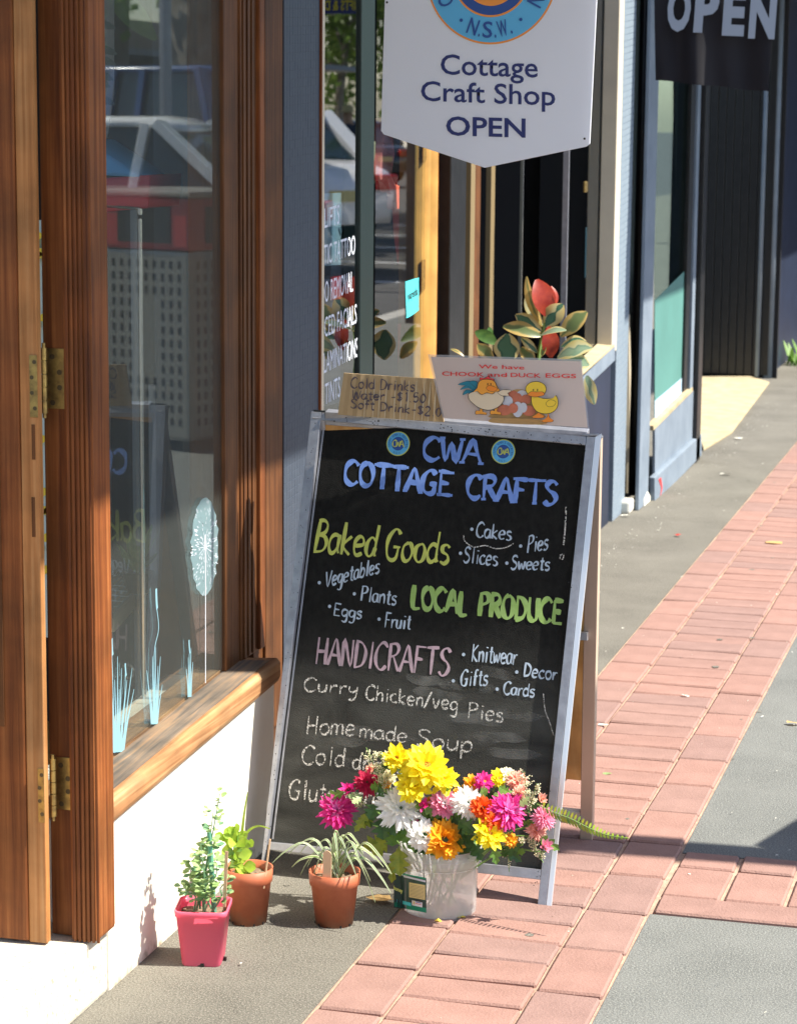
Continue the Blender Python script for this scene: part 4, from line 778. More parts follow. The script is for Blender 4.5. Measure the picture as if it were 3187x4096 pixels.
def roundel(cx, cy, r, tilt=0):
    c = B(cx, cy, dp); R_ = (B(cx + r, cy, dp) - c).length
    q = MB(); q.disc(c + bn * .0006, R_, ex, ev, 36); T = q.make('sticker', 'ink_yellow', BD)
    q = MB(); q.disc(c + bn * .0009, R_ * .92, ex, ev, 36); q.make('ring', 'label_teal', T) if False else q.make('ring', 'blue_logo', T)
    q = MB(); q.disc(c + bn * .0012, R_ * .56, ex, ev, 30); q.make('disc', 'deep_blue', T)
    arctext("COUNTRY WOMEN'S ASSOCIATION", c + bn * .0015, ex, ev, R_ * .66, R_ * .19, 205, -25, 'deep_blue', T)
    arctext('N.S.W.', c + bn * .0015, ex, ev, R_ * .86, R_ * .19, 245, 295, 'deep_blue', T, inside=True)
    for s_, k, h in (('C', -.32, .62), ('W', 0, .5), ('A', .3, .62)):
        stext(s_, c + ex * (k - .17) * R_ - ev * h * .42 * R_, c + ex * (k + .17) * R_ - ev * h * .42 * R_, ev * h * R_ * .85, R_ * .1, 'ink_yellow', T, bn, lift=.0018, jit=0, name='monogram')
def arctext(s, c, a, b, r, h, d0, d1, m, parent, inside=False, bold=.0):
    """letters set round a circle, from angle d0 to d1 (degrees)"""
    n = len(s)
    for i, ch in enumerate(s):
        if ch == ' ': continue
        t = R(d0 + (d1 - d0) * (i + .5) / n); rad = a * math.cos(t) + b * math.sin(t)
        tan = (a * math.sin(t) - b * math.cos(t)) * (-1 if inside else 1); upv = rad * (-1 if inside else 1)
        wd = h * (.3 if ch in ".'I" else .62) * (.35 if ch in ".'" else 1); o = c + rad * r
        ftext(ch, o - tan * wd / 2, o + tan * wd / 2, upv * h, m, parent, bold=bold, name='letter')
def lower_grey():  # board colour greyer towards the bottom, broken up by noise
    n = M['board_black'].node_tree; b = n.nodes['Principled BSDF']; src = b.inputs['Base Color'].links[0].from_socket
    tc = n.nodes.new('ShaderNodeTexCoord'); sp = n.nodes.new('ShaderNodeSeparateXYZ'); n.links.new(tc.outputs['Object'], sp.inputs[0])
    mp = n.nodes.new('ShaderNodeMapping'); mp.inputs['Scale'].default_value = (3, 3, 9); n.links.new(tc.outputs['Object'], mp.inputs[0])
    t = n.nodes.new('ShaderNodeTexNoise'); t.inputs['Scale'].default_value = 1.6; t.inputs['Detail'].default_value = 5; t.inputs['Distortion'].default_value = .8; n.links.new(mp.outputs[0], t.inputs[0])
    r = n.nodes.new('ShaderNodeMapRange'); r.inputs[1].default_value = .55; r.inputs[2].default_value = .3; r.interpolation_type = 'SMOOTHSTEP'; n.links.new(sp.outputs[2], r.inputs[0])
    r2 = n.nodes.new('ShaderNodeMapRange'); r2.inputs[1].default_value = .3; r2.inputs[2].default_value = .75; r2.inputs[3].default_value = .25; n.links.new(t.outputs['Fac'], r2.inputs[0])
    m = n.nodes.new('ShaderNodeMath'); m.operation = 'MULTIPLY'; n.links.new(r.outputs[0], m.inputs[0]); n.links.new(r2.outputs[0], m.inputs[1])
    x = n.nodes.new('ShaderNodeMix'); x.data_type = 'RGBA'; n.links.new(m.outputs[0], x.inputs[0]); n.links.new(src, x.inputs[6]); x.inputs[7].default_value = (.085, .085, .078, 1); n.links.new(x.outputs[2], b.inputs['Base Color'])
lower_grey()
bb_ = M['board_black'].node_tree.nodes['Principled BSDF']; bb_.inputs['Sheen Weight'].default_value = .0; bb_.inputs['Sheen Roughness'].default_value = .35; bb_.inputs['Sheen Tint'].default_value = (.75, .73, .66, 1)
roundel(849, 946, 25); roundel(1073, 963, 25.5)

# ---- cardboard notice on top of the board
YS = 4.612
def sgn(x, y, Y=YS): return FY(x, y, Y)
q = MB(); nseg = 22; tl, tr_, br_, bl_ = (733, 795), (938, 808), (946, 900), (720, 884)
vs = []
for i in range(nseg + 1):
    u = i / nseg; wob = .0012 * math.sin(u * 60) - .004 * math.sin(u * math.pi)
    for k, (A0, A1) in enumerate(((tl, tr_), (bl_, br_))):
        p = sgn(A0[0] + (A1[0] - A0[0]) * u, A0[1] + (A1[1] - A0[1]) * u); vs.append(p + V((0, wob, 0)))
q.v = [tuple(v) for v in vs] + [tuple(v + V((0, .004, 0))) for v in vs]; nn = len(vs)
for i in range(nseg):
    a = 2 * i; q.f += [(a, a + 1, a + 3, a + 2), (nn + a, nn + a + 2, nn + a + 3, nn + a + 1), (a, a + 2, nn + a + 2, nn + a), (a + 1, nn + a + 1, nn + a + 3, a + 3)]
q.f += [(0, nn, nn + 1, 1), (nn - 2, nn - 1, 2 * nn - 1, 2 * nn - 2)]
CB = tag(q.make('cardboard_sign', 'cardboard', None), 'torn brown cardboard notice with cold drink prices propped on the chalkboard', 'notice')
q = MB(); rr = random.Random(4)
for x in (782, 800, 812, 826, 845, 858, 872, 888, 905, 918, 930):
    a, b = sgn(x, 803 + (x - 733) * .06, YS - .0062), sgn(x - 6, 888 + (x - 733) * .06, YS - .0062); q.ribbon([a, a.lerp(b, .5) + V((rr.uniform(-.001, .001), 0, 0)), b], (0, -1, 0), [.001, .0028, .0012])
q.make('crease', 'card_edge', CB)
def hs(s, p0, p1, h, w, m, par, z=z6, Y=YS - .007, **k):
    a = z(*p0); b = z(*p1); P0, P1 = FY(*a, Y), FY(*b, Y); U = FY(a[0], a[1] - h * .4392, Y) - P0
    return stext(s, P0, P1, U, w, m, par, (0, -1, 0), **k)
hs('Cold Drinks', (305, 244), (615, 262), 52, .0034, 'marker', CB, slant=.6)
hs('Water -$1.50', (312, 297), (668, 316), 44, .0034, 'marker', CB, slant=.6)
hs('Soft Drink-$2.00', (303, 340), (778, 388), 44, .0034, 'marker', CB, slant=.6)

# ---- laminated egg notice
Y2 = 4.600
def z5(x, y): return (1700 + .5037 * x) / 1.876, (600 + .5037 * y) / 1.876
def E5(x, y, l=0):
    d = z5(x, y); u = (d[0] - 915) / 335; return FY(d[0], d[1], Y2 - .010 * math.sin(math.pi * max(0, min(1, u))) - .00035 * l)
q = MB(); n = 16; cols = []
for i in range(n + 1):
    u = i / n; cols.append((E5(22 + (1245 - 22) * u, 1622 + 40 * u, -2), E5(140 + (1302 - 140) * u, 2130 + 78 * u, -2)))
for i in range(n): q.add([cols[i][0], cols[i][1], cols[i + 1][1], cols[i + 1][0]], [(0, 1, 2, 3)])
EG = tag(q.make('egg_sign', 'film', None), 'laminated sheet advertising chook and duck eggs propped on the right of the chalkboard top', 'notice')
q = MB()
for i in range(n):
    f = lambda u, t: E5(*( (45 + (1238 - 45) * u) * (1 - t) + (152 + (1290 - 152) * u) * t, (1640 + 38 * u) * (1 - t) + (2130 + 75 * u) * t), -1)
    q.add([f(i / n, 0), f(i / n, 1), f((i + 1) / n, 1), f((i + 1) / n, 0)], [(0, 1, 2, 3)])
PG = q.make('paper', 'laminate', EG)
def etext(s, p0, p1, h, m):
    a, b = E5(*p0, 1), E5(*p1, 1); U = E5(p0[0], p0[1] - h, 1) - a; ftext(s, a, b, U, m, PG, bold=.012)
    # bend onto the sheet
    me = PG.children[-1].data
for s, p0, p1, h in (('We have', (424, 1733), (788, 1742), 32),):
    a, b = E5(*p0, 4), E5(*p1, 4); a.y = b.y = min(a.y, b.y) - .0015; a = FY(*z5(*p0), a.y); b = FY(*z5(*p1), a.y); U = FY(*z5(p0[0], p0[1] - h), a.y) - a; ftext(s, a, b, U, 'sign_red', PG, bold=.012)
segs = (('CHOOK', (136, 1790), (470, 1799)), ('and', (497, 1797), (650, 1801)), ('DUCK', (680, 1801), (920, 1807)), ('EGGS', (957, 1805), (1200, 1811)))
for s, p0, p1 in segs:
    a, b = E5(*p0, 3), E5(*p1, 3); U = E5(p0[0], p0[1] - 34, 3) - a; ftext(s, a + V((0, -.0012, 0)), b + V((0, -.0012, 0)), U, 'sign_red', PG, bold=.012)
lay = [2]
def art(pts, m, outline=True, nm='picture', grow=5):
    cx_ = sum(p[0] for p in pts) / len(pts); cy_ = sum(p[1] for p in pts) / len(pts)
    sm = cr([V((x, y, 0)) for x, y in pts] + [V((pts[0][0], pts[0][1], 0))], 4)[:-1]
    if outline:
        lay[0] += 1; q = MB(); q.add([E5(v.x + (v.x - cx_) / max(1, math.hypot(v.x - cx_, v.y - cy_)) * grow, v.y + (v.y - cy_) / max(1, math.hypot(v.x - cx_, v.y - cy_)) * grow, lay[0]) for v in sm], [tuple(range(len(sm)))]); q.make('outline', 'tick_black', PG)
    lay[0] += 1; q = MB(); q.add([E5(v.x, v.y, lay[0]) for v in sm], [tuple(range(len(sm)))]); q.make(nm, m, PG)
def ell(cx_, cy_, rx, ry, n=14, rot=0): return [(cx_ + rx * math.cos(t) * math.cos(rot) - ry * math.sin(t) * math.sin(rot), cy_ + rx * math.cos(t) * math.sin(rot) + ry * math.sin(t) * math.cos(rot)) for t in [2 * math.pi * k / n for k in range(n)]]
# egg carton photo behind
art([(525, 2100), (560, 2030), (640, 1990), (700, 1905), (820, 1915), (870, 1990), (925, 2080), (930, 2130), (530, 2125)], 'brown_board', False)
for (x, y, a, b, m) in ((700, 1945, 42, 34, 'egg_brown'), (770, 1935, 40, 28, 'egg_white'), (655, 1995, 42, 42, 'egg_white'), (733, 1975, 38, 46, 'egg_brown'), (800, 1980, 42, 38, 'egg_brown'), (630, 2065, 58, 42, 'egg_brown'), (735, 2060, 42, 62, 'egg_white'), (825, 2070, 55, 42, 'egg_brown'), (700, 2050, 38, 40, 'egg_brown'), (780, 2045, 30, 40, 'egg_white')): art(ell(x, y, a, b), m, False, 'egg')
art([(530, 2127), (925, 2140), (925, 2180), (530, 2165)], 'brown_board', False, 'tray')
# hen
for t in ([(415, 1925), (330, 1905), (300, 1945), (345, 1930), (355, 1950)], [(420, 1900), (330, 1870), (280, 1905), (345, 1890), (400, 1930)], [(425, 1880), (350, 1835), (262, 1862), (330, 1872), (410, 1905)], [(430, 1870), (400, 1835), (352, 1840), (385, 1870), (415, 1895)]): art(t, 'hen_teal', grow=3)
for fx in (432, 548): art([(fx, 2040), (fx + 26, 2042), (fx + 22, 2075), (fx + 52, 2085), (fx + 50, 2100), (fx + 5, 2095), (fx - 28, 2098), (fx - 26, 2070), (fx + 4, 2070)], 'hen_orange', grow=4, nm='foot')
art([(345, 1940), (370, 1925), (440, 1905), (560, 1915), (612, 1945), (622, 1985), (590, 2030), (520, 2062), (440, 2050), (375, 2005), (350, 1975)], 'hen_cream', nm='body')
art([(575, 1925), (620, 1905), (685, 1910), (655, 1930), (665, 1950), (625, 1950), (600, 1945)], 'hen_cream', nm='wing', grow=4)
art([(435, 1820), (440, 1805), (470, 1812), (500, 1798), (520, 1812), (543, 1818), (540, 1838), (490, 1842), (450, 1835)], 'hen_red', nm='comb', grow=4)
art([(415, 1890), (430, 1840), (480, 1822), (545, 1835), (570, 1880), (590, 1910), (555, 1920), (530, 1935), (490, 1925), (450, 1940), (415, 1915), (385, 1920)], 'hen_orange', nm='head')
art([(485, 1890), (510, 1870), (560, 1885), (572, 1900), (545, 1915), (505, 1910)], 'beak', nm='beak', grow=3)
for ex_ in (497, 522): art(ell(ex_, 1858, 4, 9, 8), 'tick_black', False, 'eye')
# duck
for fx, fy_ in ((890, 2088), (965, 2120)): art([(fx + 8, fy_ - 50), (fx + 20, fy_ - 50), (fx + 20, fy_), (fx + 52, fy_ + 25), (fx + 40, fy_ + 38), (fx - 10, fy_ + 40), (fx - 38, fy_ + 32), (fx + 4, fy_)], 'beak', grow=3, nm='foot')
art([(848, 1950), (905, 1965), (940, 1975), (985, 1975), (1018, 1968), (1035, 1950), (1052, 1985), (1048, 2040), (1010, 2080), (950, 2092), (890, 2075), (855, 2030), (845, 1985)], 'duck_yellow', nm='body')
art([(960, 2010), (990, 1985), (1035, 1998), (1020, 2030), (975, 2035)], 'duck_yellow', nm='wing', grow=3)
art(ell(880, 1898, 80, 58), 'duck_yellow', nm='head')
art([(812, 1945), (840, 1920), (885, 1922), (930, 1920), (945, 1942), (910, 1955), (860, 1958)], 'beak', nm='bill', grow=4)
for ex_ in (860, 892): art(ell(ex_, 1905, 4, 9, 8), 'tick_black', False, 'eye')

# ============================================================ HANGING SIGNS
YBn = 4.5
def Bn(x, y, off=0): return FY(x, y, YBn - off)
HB = thing('hanging_sign', 'white pointed hanging banner of the cottage craft shop with a round blue crest', 'sign', Bn(1040, 0))
q = MB(); out = [Bn(823, -260), Bn(820, 0), Bn(812, 278), Bn(818, 286), Bn(1033, 357), Bn(1249, 312), Bn(1257, 306), Bn(1272, 0), Bn(1280, -260)]
q.slab(out, (0, .006, 0)); q.make('board', 'banner_white', HB, bevel=.0008)
a_, b_ = V((1, 0, 0)), V((0, 0, 1)); cc = Bn(1047.5, -52, .0006); pr_ = (Bn(1147.5, -52) - Bn(1047.5, -52)).length / 100
for r, m, i in ((140, 'orange_logo', 0), (136, 'blue_logo', 1), (84, 'orange_logo', 2), (80, 'deep_blue', 3), (61, 'orange_logo', 4)):
    q = MB(); q.disc(cc + V((0, -.0004 * i, 0)), r * pr_, a_, b_, 72); q.make('crest_ring', m, HB)
c2 = cc + V((0, -.0024, 0))
arctext("COUNTRY WOMEN'S ASSOCIATION", c2, a_, b_, 92 * pr_, 34 * pr_, 212, -32, 'deep_blue', HB, bold=.012)
arctext('N.S.W.', c2, a_, b_, 126 * pr_, 34 * pr_, 246, 296, 'deep_blue', HB, inside=True, bold=.012)
for ang in (235, 306):
    q = MB(); q.disc(c2 + V((math.cos(R(ang)), 0, math.sin(R(ang)))) * 110 * pr_, 3.6 * pr_, a_, b_, 14); q.make('crest_dot', 'deep_blue', HB)
def z3(x, y): return (1200 + .7652 * x) / 1.876, .7652 * y / 1.876
for s, p0, p1, h, bo in (('Cottage', (735, 385), (1242, 402), 108, .01), ('Craft Shop', (632, 523), (1333, 549), 106, .01), ('OPEN', (763, 703), (1178, 716), 100, .06)):
    a, b = Bn(*z3(*p0), .0012), Bn(*z3(*p1), .0012); U = Bn(*z3(p0[0], p0[1] - h), .0012) - a; ftext(s, a, b, U, 'navy_ink', HB, bold=min(bo, .018))
q = MB(); q.disc(Bn(1246, 295, .001), .0022, a_, b_, 10); q.disc(Bn(825, 4, .001), .0022, a_, b_, 10); q.make('screw_hole', 'black', HB)
# black cloth flag with OPEN
YF = 8.4
FG = thing('open_flag', 'black cloth flag reading OPEN hanging at the top right', 'flag', FY(1520, 0, YF))
q = MB(); nx, nz = 26, 14
def FGp(u, v, off=0):
    x = (1392 + (1660 - 1392) * u) * (1 - v) + (1396 + (1640 - 1396) * u) * v; y = -180 * (1 - v) + (170 + 25 * u) * v
    p = FY(x, y, YF); return p + V((0, .016 * math.sin(u * 9 + v * 1.5) + .01 * math.sin(u * 21 - v * 3) * v - off, .002 * math.sin(u * 14) * v))
q.v = [tuple(FGp(i / nx, k / nz)) for k in range(nz + 1) for i in range(nx + 1)]
q.f = [(k * (nx + 1) + i, k * (nx + 1) + i + 1, (k + 1) * (nx + 1) + i + 1, (k + 1) * (nx + 1) + i) for k in range(nz) for i in range(nx)]
q.make('cloth', 'flag_black', FG, smooth=True)
def z4(x, y): return (2500 + .458 * x) / 1.876, .458 * y / 1.876
for s, x0, x1, yb, yt in (('O', 345, 585, 240, -130), ('P', 583, 830, 254, -118), ('E', 832, 1060, 280, -100), ('N', 1062, 1330, 305, -80)):
    a, b = FY(*z4(x0 + 12, yb), YF - .032), FY(*z4(x1 - 25, yb + 8), YF - .032); U = FY(*z4(x0 + 40, yt), YF - .032) - a; ftext(s, a, b, U, 'flag_white', FG, bold=.05)

# ============================================================ VINYL LETTERING, STICKER, THINGS IN THE SECOND WINDOW
XW = -1.6625
def Wp(x, y): return FX(x, y, XW)
VL = thing('window_lettering', 'white vinyl service list on the glass left of the mullion', 'lettering', (XW, 5.4, 1))
def zr(x, y): return (1200 + .4709 * x) / 1.876, (700 + .4709 * y) / 1.876
for s, full, x1, yb1, yt1, sl, hpx in (('LASH LIFTS', 3, 335, 410, 240, 0, 0), ('COSMETIC TATTOO', 3, 468, 668, 500, 0, 0), ('TATTOO REMOVAL', 3, 450, 985, 805, 0, 0), ('ADVANCED FACIALS', 3, 480, 1255, 1085, 0, 0), ('BROW LAMINATIONS', 3, 490, 1540, 1370, 0, 0), ('AND TINTS', 3, 340, 1880, 1700, 0, 0)):
    e = Wp(*zr(x1, yb1)); U = Wp(*zr(x1, yt1)) - e; wd = .029 * len(s) * .92
    st0 = e - V((0, wd, wd * SL * 1.0))
    ftext(s, st0, e, V((0, 0, U.length)), 'vinyl_white', VL, bold=.0)
q = MB(); a, b, c, e = Wp(864, 600), Wp(892, 592), Wp(892, 662), Wp(866, 678)
q.slab(cr([a + V((0, .01, 0)), b - V((0, .008, 0)), b - V((0, 0, .008)), c + V((0, 0, .01)), c - V((0, .008, 0)), e + V((0, .01, 0)), e + V((0, 0, .012)), a - V((0, 0, .01)), a + V((0, .01, 0))], 3)[:-1], (.0008, 0, 0)); ST = tag(q.make('payment_sticker', 'label_teal', None), 'turquoise rounded sticker with small dark script on the glass left of the wooden jamb', 'sticker')
p0 = Wp(868, 640) + V((.0015, 0, 0)); p1 = Wp(889, 628) + V((.0015, 0, 0)); ftext('afterpay', p1, p0, V((0, 0, .022)), 'tick_black', ST, bold=.01)
# flat boards painted as a street poster's mirror image in the left pane
PB = thing('mirrored_poster', 'blue and navy boards painted as a mirrored street poster behind the white lettering in the second window', 'poster', (-1.78, 5.5, .8))
XP = -1.705
def Pp(x, y, X=XP): return FX(x, y, X)
q = MB(); q.slab([Pp(660, 480), Pp(768, 470), Pp(768, 408), Pp(660, 414)], (-.004, 0, 0)); q.slab([Pp(660, 570), Pp(768, 560), Pp(768, 470), Pp(660, 480)], (-.004, 0, 0)); q.make('blue_panel', 'poster_blue', PB)
q = MB(); q.slab([Pp(660, 880), Pp(768, 840), Pp(768, 561), Pp(660, 571)], (-.004, 0, 0)); q.make('navy_panel', 'poster_navy', PB)
q = MB(); q.slab([Pp(704, 640, -1.704), Pp(766, 632, -1.704), Pp(766, 582, -1.704), Pp(704, 590, -1.704)], (-.0005, 0, 0)); q.make('red_panel', 'poster_red', PB)
for s, x0, x1, y in (('change', 768, 718, 446), ('signup', 768, 725, 470), ('now', 755, 722, 497)):
    a, b = Pp(x0, y, -1.703), Pp(x1, y + 3, -1.703); ftext(s, a, b, V((0, 0, .028)), 'vinyl_grey', PB, bold=.01)
# clothes rack and boards
def hang(name, label, cat, pts, X, m, d=.03):
    q = MB(); q.slab([FX(x, y, X) for x, y in pts], (-d, 0, 0)); return tag(q.make(name, m, None, bevel=.004), label, cat)
hang('garment', 'pink garment hanging behind the second window', 'clothing', [(822, 250), (838, 280), (842, 330), (835, 372), (846, 400), (832, 410), (826, 372), (812, 385), (808, 372), (815, 330)], -1.78, 'cloth_pink')
hang('garment', 'olive coloured garment hanging beside the pink one', 'clothing', [(800, 300), (815, 300), (812, 360), (800, 392), (778, 380), (788, 330)], -1.80, 'cloth_cream')
hang('garment', 'coral skirt hanging lowest behind the glass near the wooden jamb', 'clothing', [(845, 392), (860, 398), (866, 420), (872, 480), (880, 560), (868, 562), (860, 500), (857, 445), (847, 446)], -1.79, 'cloth_coral')
hang('cupboard', 'brown cupboard front behind the hanging clothes', 'cupboard', [(801, 430), (905, 380), (905, 545), (801, 580)], -2.0, 'brown_board', .05)
hang('box', 'tan box top beside the clothes behind the second window', 'box', [(838, 330), (905, 300), (905, 395), (838, 400)], -1.97, 'cloth_cream', .05)
hang('counter', 'dark teal counter below the brown cupboard', 'counter', [(801, 582), (905, 547), (905, 700), (801, 735)], -1.98, 'teal_board', .05)
hang('red_bag', 'bright red bag low behind the glass near the wooden jamb', 'bag', [(862, 690), (880, 680), (876, 742), (880, 770), (862, 790)], -1.72, 'cloth_coral', .02)
hang('lilac_bag', 'lilac bag below the red bag behind the glass', 'bag', [(868, 770), (888, 755), (888, 800), (864, 820)], -1.715, 'lilac_bag', .02)

# ============================================================ POTS
def rpot(name_label, base, rt_, rb_, h, m='terracotta', group='terracotta plastic pots on the footpath'):
    c = (base.x, base.y, 0); T = thing('flower_pot', name_label, 'flower pot', c, group)
    q = MB(); q.lathe([(rb_ * .9, .004), (rb_, .0), (rb_ + (rt_ - rb_) * .74, h * .74), (rt_ * 1.0, h * .76), (rt_ * 1.03, h), (rt_ * .97, h), (rt_ * .92, h * .8), (rb_ * .9, .006)], c, 40); q.make('pot', m, T, smooth=True)
    for k in range(5):
        an = R(200 + k * 35); q = MB(); q.box((c[0] + rb_ * .92 * math.cos(an) - .004, c[1] + rb_ * .92 * math.sin(an) - .003, .0), (c[0] + rb_ * .92 * math.cos(an) + .004, c[1] + rb_ * .92 * math.sin(an) + .003, .005)); q.make('drain_notch', 'tick_black', T)
    q = MB(); rr = random.Random(int(rt_ * 1e5)); n = 40; cv = [V((c[0], c[1], h * .86))] ; rings = []
    for r_ in (.33, .66, .95):
        rings.append([V((c[0] + rt_ * r_ * math.cos(6.2832 * k / n), c[1] + rt_ * r_ * math.sin(6.2832 * k / n), h * .84 + rr.uniform(-.003, .003))) for k in range(n)])
    vs = cv + sum(rings, []); fs = [(0, 1 + k, 1 + (k + 1) % n) for k in range(n)]
    for j in range(2): fs += [(1 + j * n + k, 1 + (j + 1) * n + k, 1 + (j + 1) * n + (k + 1) % n, 1 + j * n + (k + 1) % n) for k in range(n)]
    q.add(vs, fs); q.make('soil', 'soil', T); return T
def at_front(x, y, r): p = G(x, y); return V((p.x, p.y + r, 0))
p2 = at_front(517, 1977, .035); P2 = rpot('terracotta coloured pot holding the lime green succulent, beside the cream wall', p2, .046, .035, .108)
p3 = at_front(701, 1981, .036); P3 = rpot('terracotta coloured pot holding the spider plant in front of the chalkboard', p3, .048, .036, .104)
# pink square pot
p1 = at_front(418, 2064, .04); P1 = thing('flower_pot', 'bright pink square pot with notched feet nearest the cream wall', 'flower pot', p1)
def rsq(h, z, r=.3, n=5, rot=0):
    out = []
    for cx_, cy_, a0 in ((1, 1, 0), (-1, 1, 90), (-1, -1, 180), (1, -1, 270)):
        for k in range(n):
            t = R(a0 + 90 * k / (n - 1)); x = cx_ * h * (1 - r) + h * r * math.cos(t); y = cy_ * h * (1 - r) + h * r * math.sin(t)
            out.append(V((p1.x + x * math.cos(rot) - y * math.sin(rot), p1.y + x * math.sin(rot) + y * math.cos(rot), z)))
    return out
ro = R(12); lv = [(.034, .0), (.036, .004), (.0455, .095), (.0475, .0955), (.0485, .106), (.046, .107), (.044, .095), (.034, .006)]
q = MB(); n = 20
for h_, z in lv: q.v += [tuple(v) for v in rsq(h_, z, rot=ro)]
for i in range(len(lv) - 1):
    for k in range(n): q.f.append((i * n + k, i * n + (k + 1) % n, (i + 1) * n + (k + 1) % n, (i + 1) * n + k))
q.make('pot', 'pink_pot', P1, smooth=True)
for dx, dy in ((0, -.0355), (.0355, 0), (-.0355, 0)):
    q = MB(); x = p1.x + dx * math.cos(ro) - dy * math.sin(ro); y = p1.y + dx * math.sin(ro) + dy * math.cos(ro); q.box((x - .006, y - .0008, 0), (x + .006, y + .004, .007)); q.make('drain_notch', 'tick_black', P1)
q = MB(); q.v = [tuple(v) for v in rsq(.043, .088, rot=ro)]; q.f = [tuple(range(20))]; q.make('soil', 'soil', P1)

def twig(q, pts, r0, r1): pp = cr([V(p) for p in pts], 4); q.tube(pp, [r0 + (r1 - r0) * i / (len(pp) - 1) for i in range(len(pp))], 5); return pp
# leafy herb in the pink pot
HP = thing('pot_plant', 'tall thin stemmed pale green plant in the pink pot', 'plant', (p1.x, p1.y, .1)); rr = random.Random(21)
for tipx, tipy, dz in ((469, 1692, 0), (448, 1790, .01), (428, 1800, -.02), (402, 1840, .02), (460, 1840, -.02), (415, 1875, 0), (437, 1850, .02), (395, 1890, -.02), (455, 1730, .01), (484, 1880, -.02), (412, 1830, .01), (440, 1900, -.03)):
    tp = FY(tipx, tipy, p1.y + dz); b0 = V((p1.x + rr.uniform(-.02, .02), p1.y + dz * .6, .095))
    q = MB(); pp = twig(q, [b0, b0.lerp(tp, .35) + V((rr.uniform(-.01, .01), 0, .012)), b0.lerp(tp, .7) + V((rr.uniform(-.008, .008), 0, .004)), tp], .0022, .0007); q.make('stem', 'green_blue', HP)
    for i, pt in enumerate(pp[3:]):
        for k in range(2):
            an = rr.uniform(0, 6.28); l = rr.uniform(.008, .016); st_ = pt + V((math.cos(an) * .009, math.sin(an) * .009, rr.uniform(0, .006)))
            for j in range(2):
                a2_ = an + rr.uniform(-.9, .9); q = MB(); q.leaf(st_, st_ + V((math.cos(a2_) * l, math.sin(a2_) * l, rr.uniform(-.004, .008))), l * .8, (0, -.4, 1), seg=3, shape=2); q.make('leaf', rr.choice(['green_pale', 'green_pale', 'green_pale', 'green_blue']), HP)
q = MB(); a = FY(446, 1776, p1.y); b = V((FY(457, 1930, p1.y).x, p1.y, .09)); q.tube([b, a], .0045, 8); simple('plant_stake', 'thick green stake standing in the pink pot', 'stake', q, 'stake_green')
q = MB(); a = FY(483, 1816, p1.y - .025); b = FY(478, 1935, p1.y - .02); q.slab([b + V((-.003, 0, 0)), b + V((.003, 0, 0)), a + V((.003, 0, 0)), a + V((-.003, 0, 0))], (0, .0015, 0)); simple('plant_stick', 'flat pale wooden stick at the right side of the pink pot', 'stick', q, 'stick')
# lime succulent
SU = thing('pot_plant', 'lime green plant with rounded stacked leaves in the terracotta pot by the wall', 'plant', (p2.x, p2.y, .1)); rr = random.Random(5)
for k in range(34):
    x = rr.uniform(494, 528); y = 1878 - k * 2.7; c = FY(x, y, p2.y + rr.uniform(-.02, .01)); l = rr.uniform(.018, .028); an = rr.uniform(0, 6.28)
    q = MB(); q.leaf(c, c + V((math.cos(an) * l, math.sin(an) * l * .6 - .006, rr.uniform(0, .02))), l * .95, (0, -.8, .5), seg=5, fold=.3, curl=.15, shape=2); q.make('leaf', rr.choice(['green_lime', 'green_lime', 'green']), SU, smooth=True)
for pts, w_ in (([(505, 1870), (505, 1830), (500, 1790), (503, 1765)], .009), ([(512, 1840), (515, 1790), (520, 1740), (528, 1690)], .007), ([(512, 1800), (530, 1772), (552, 1762), (576, 1768)], .006), ([(500, 1830), (488, 1805), (478, 1790)], .008), ([(505, 1800), (492, 1778), (485, 1770)], .009), ([(515, 1860), (530, 1838), (545, 1846)], .007)):
    q = MB(); pp = cr([FY(x, y, p2.y - .005 * i) for i, (x, y) in enumerate(pts)], 4); q.ribbon(pp, (.2, -1, .3), [w_ * (1 - (i / len(pp)) ** 2 * .9) for i in range(len(pp))]); q.make('shoot', 'green_lime', SU)
for (x, y) in ((498, 1772), (480, 1792), (492, 1795), (515, 1800), (528, 1805), (508, 1780)):
    c = FY(x, y, p2.y); q = MB(); q.leaf(c, c + V((.016 * rr.choice((-1, 1)), -.01, .014)), .017, (0, -.8, .4), seg=5, shape=2); q.make('leaf', 'green_lime', SU)
q = MB(); a = FY(576, 1790, p2.y - .02); b = FY(562, 1895, p2.y - .02); q.tube([b, a], .0018, 6); simple('plant_stick', 'thin pale stick at the right rim of the terracotta pot by the wall', 'stick', q, 'stick')
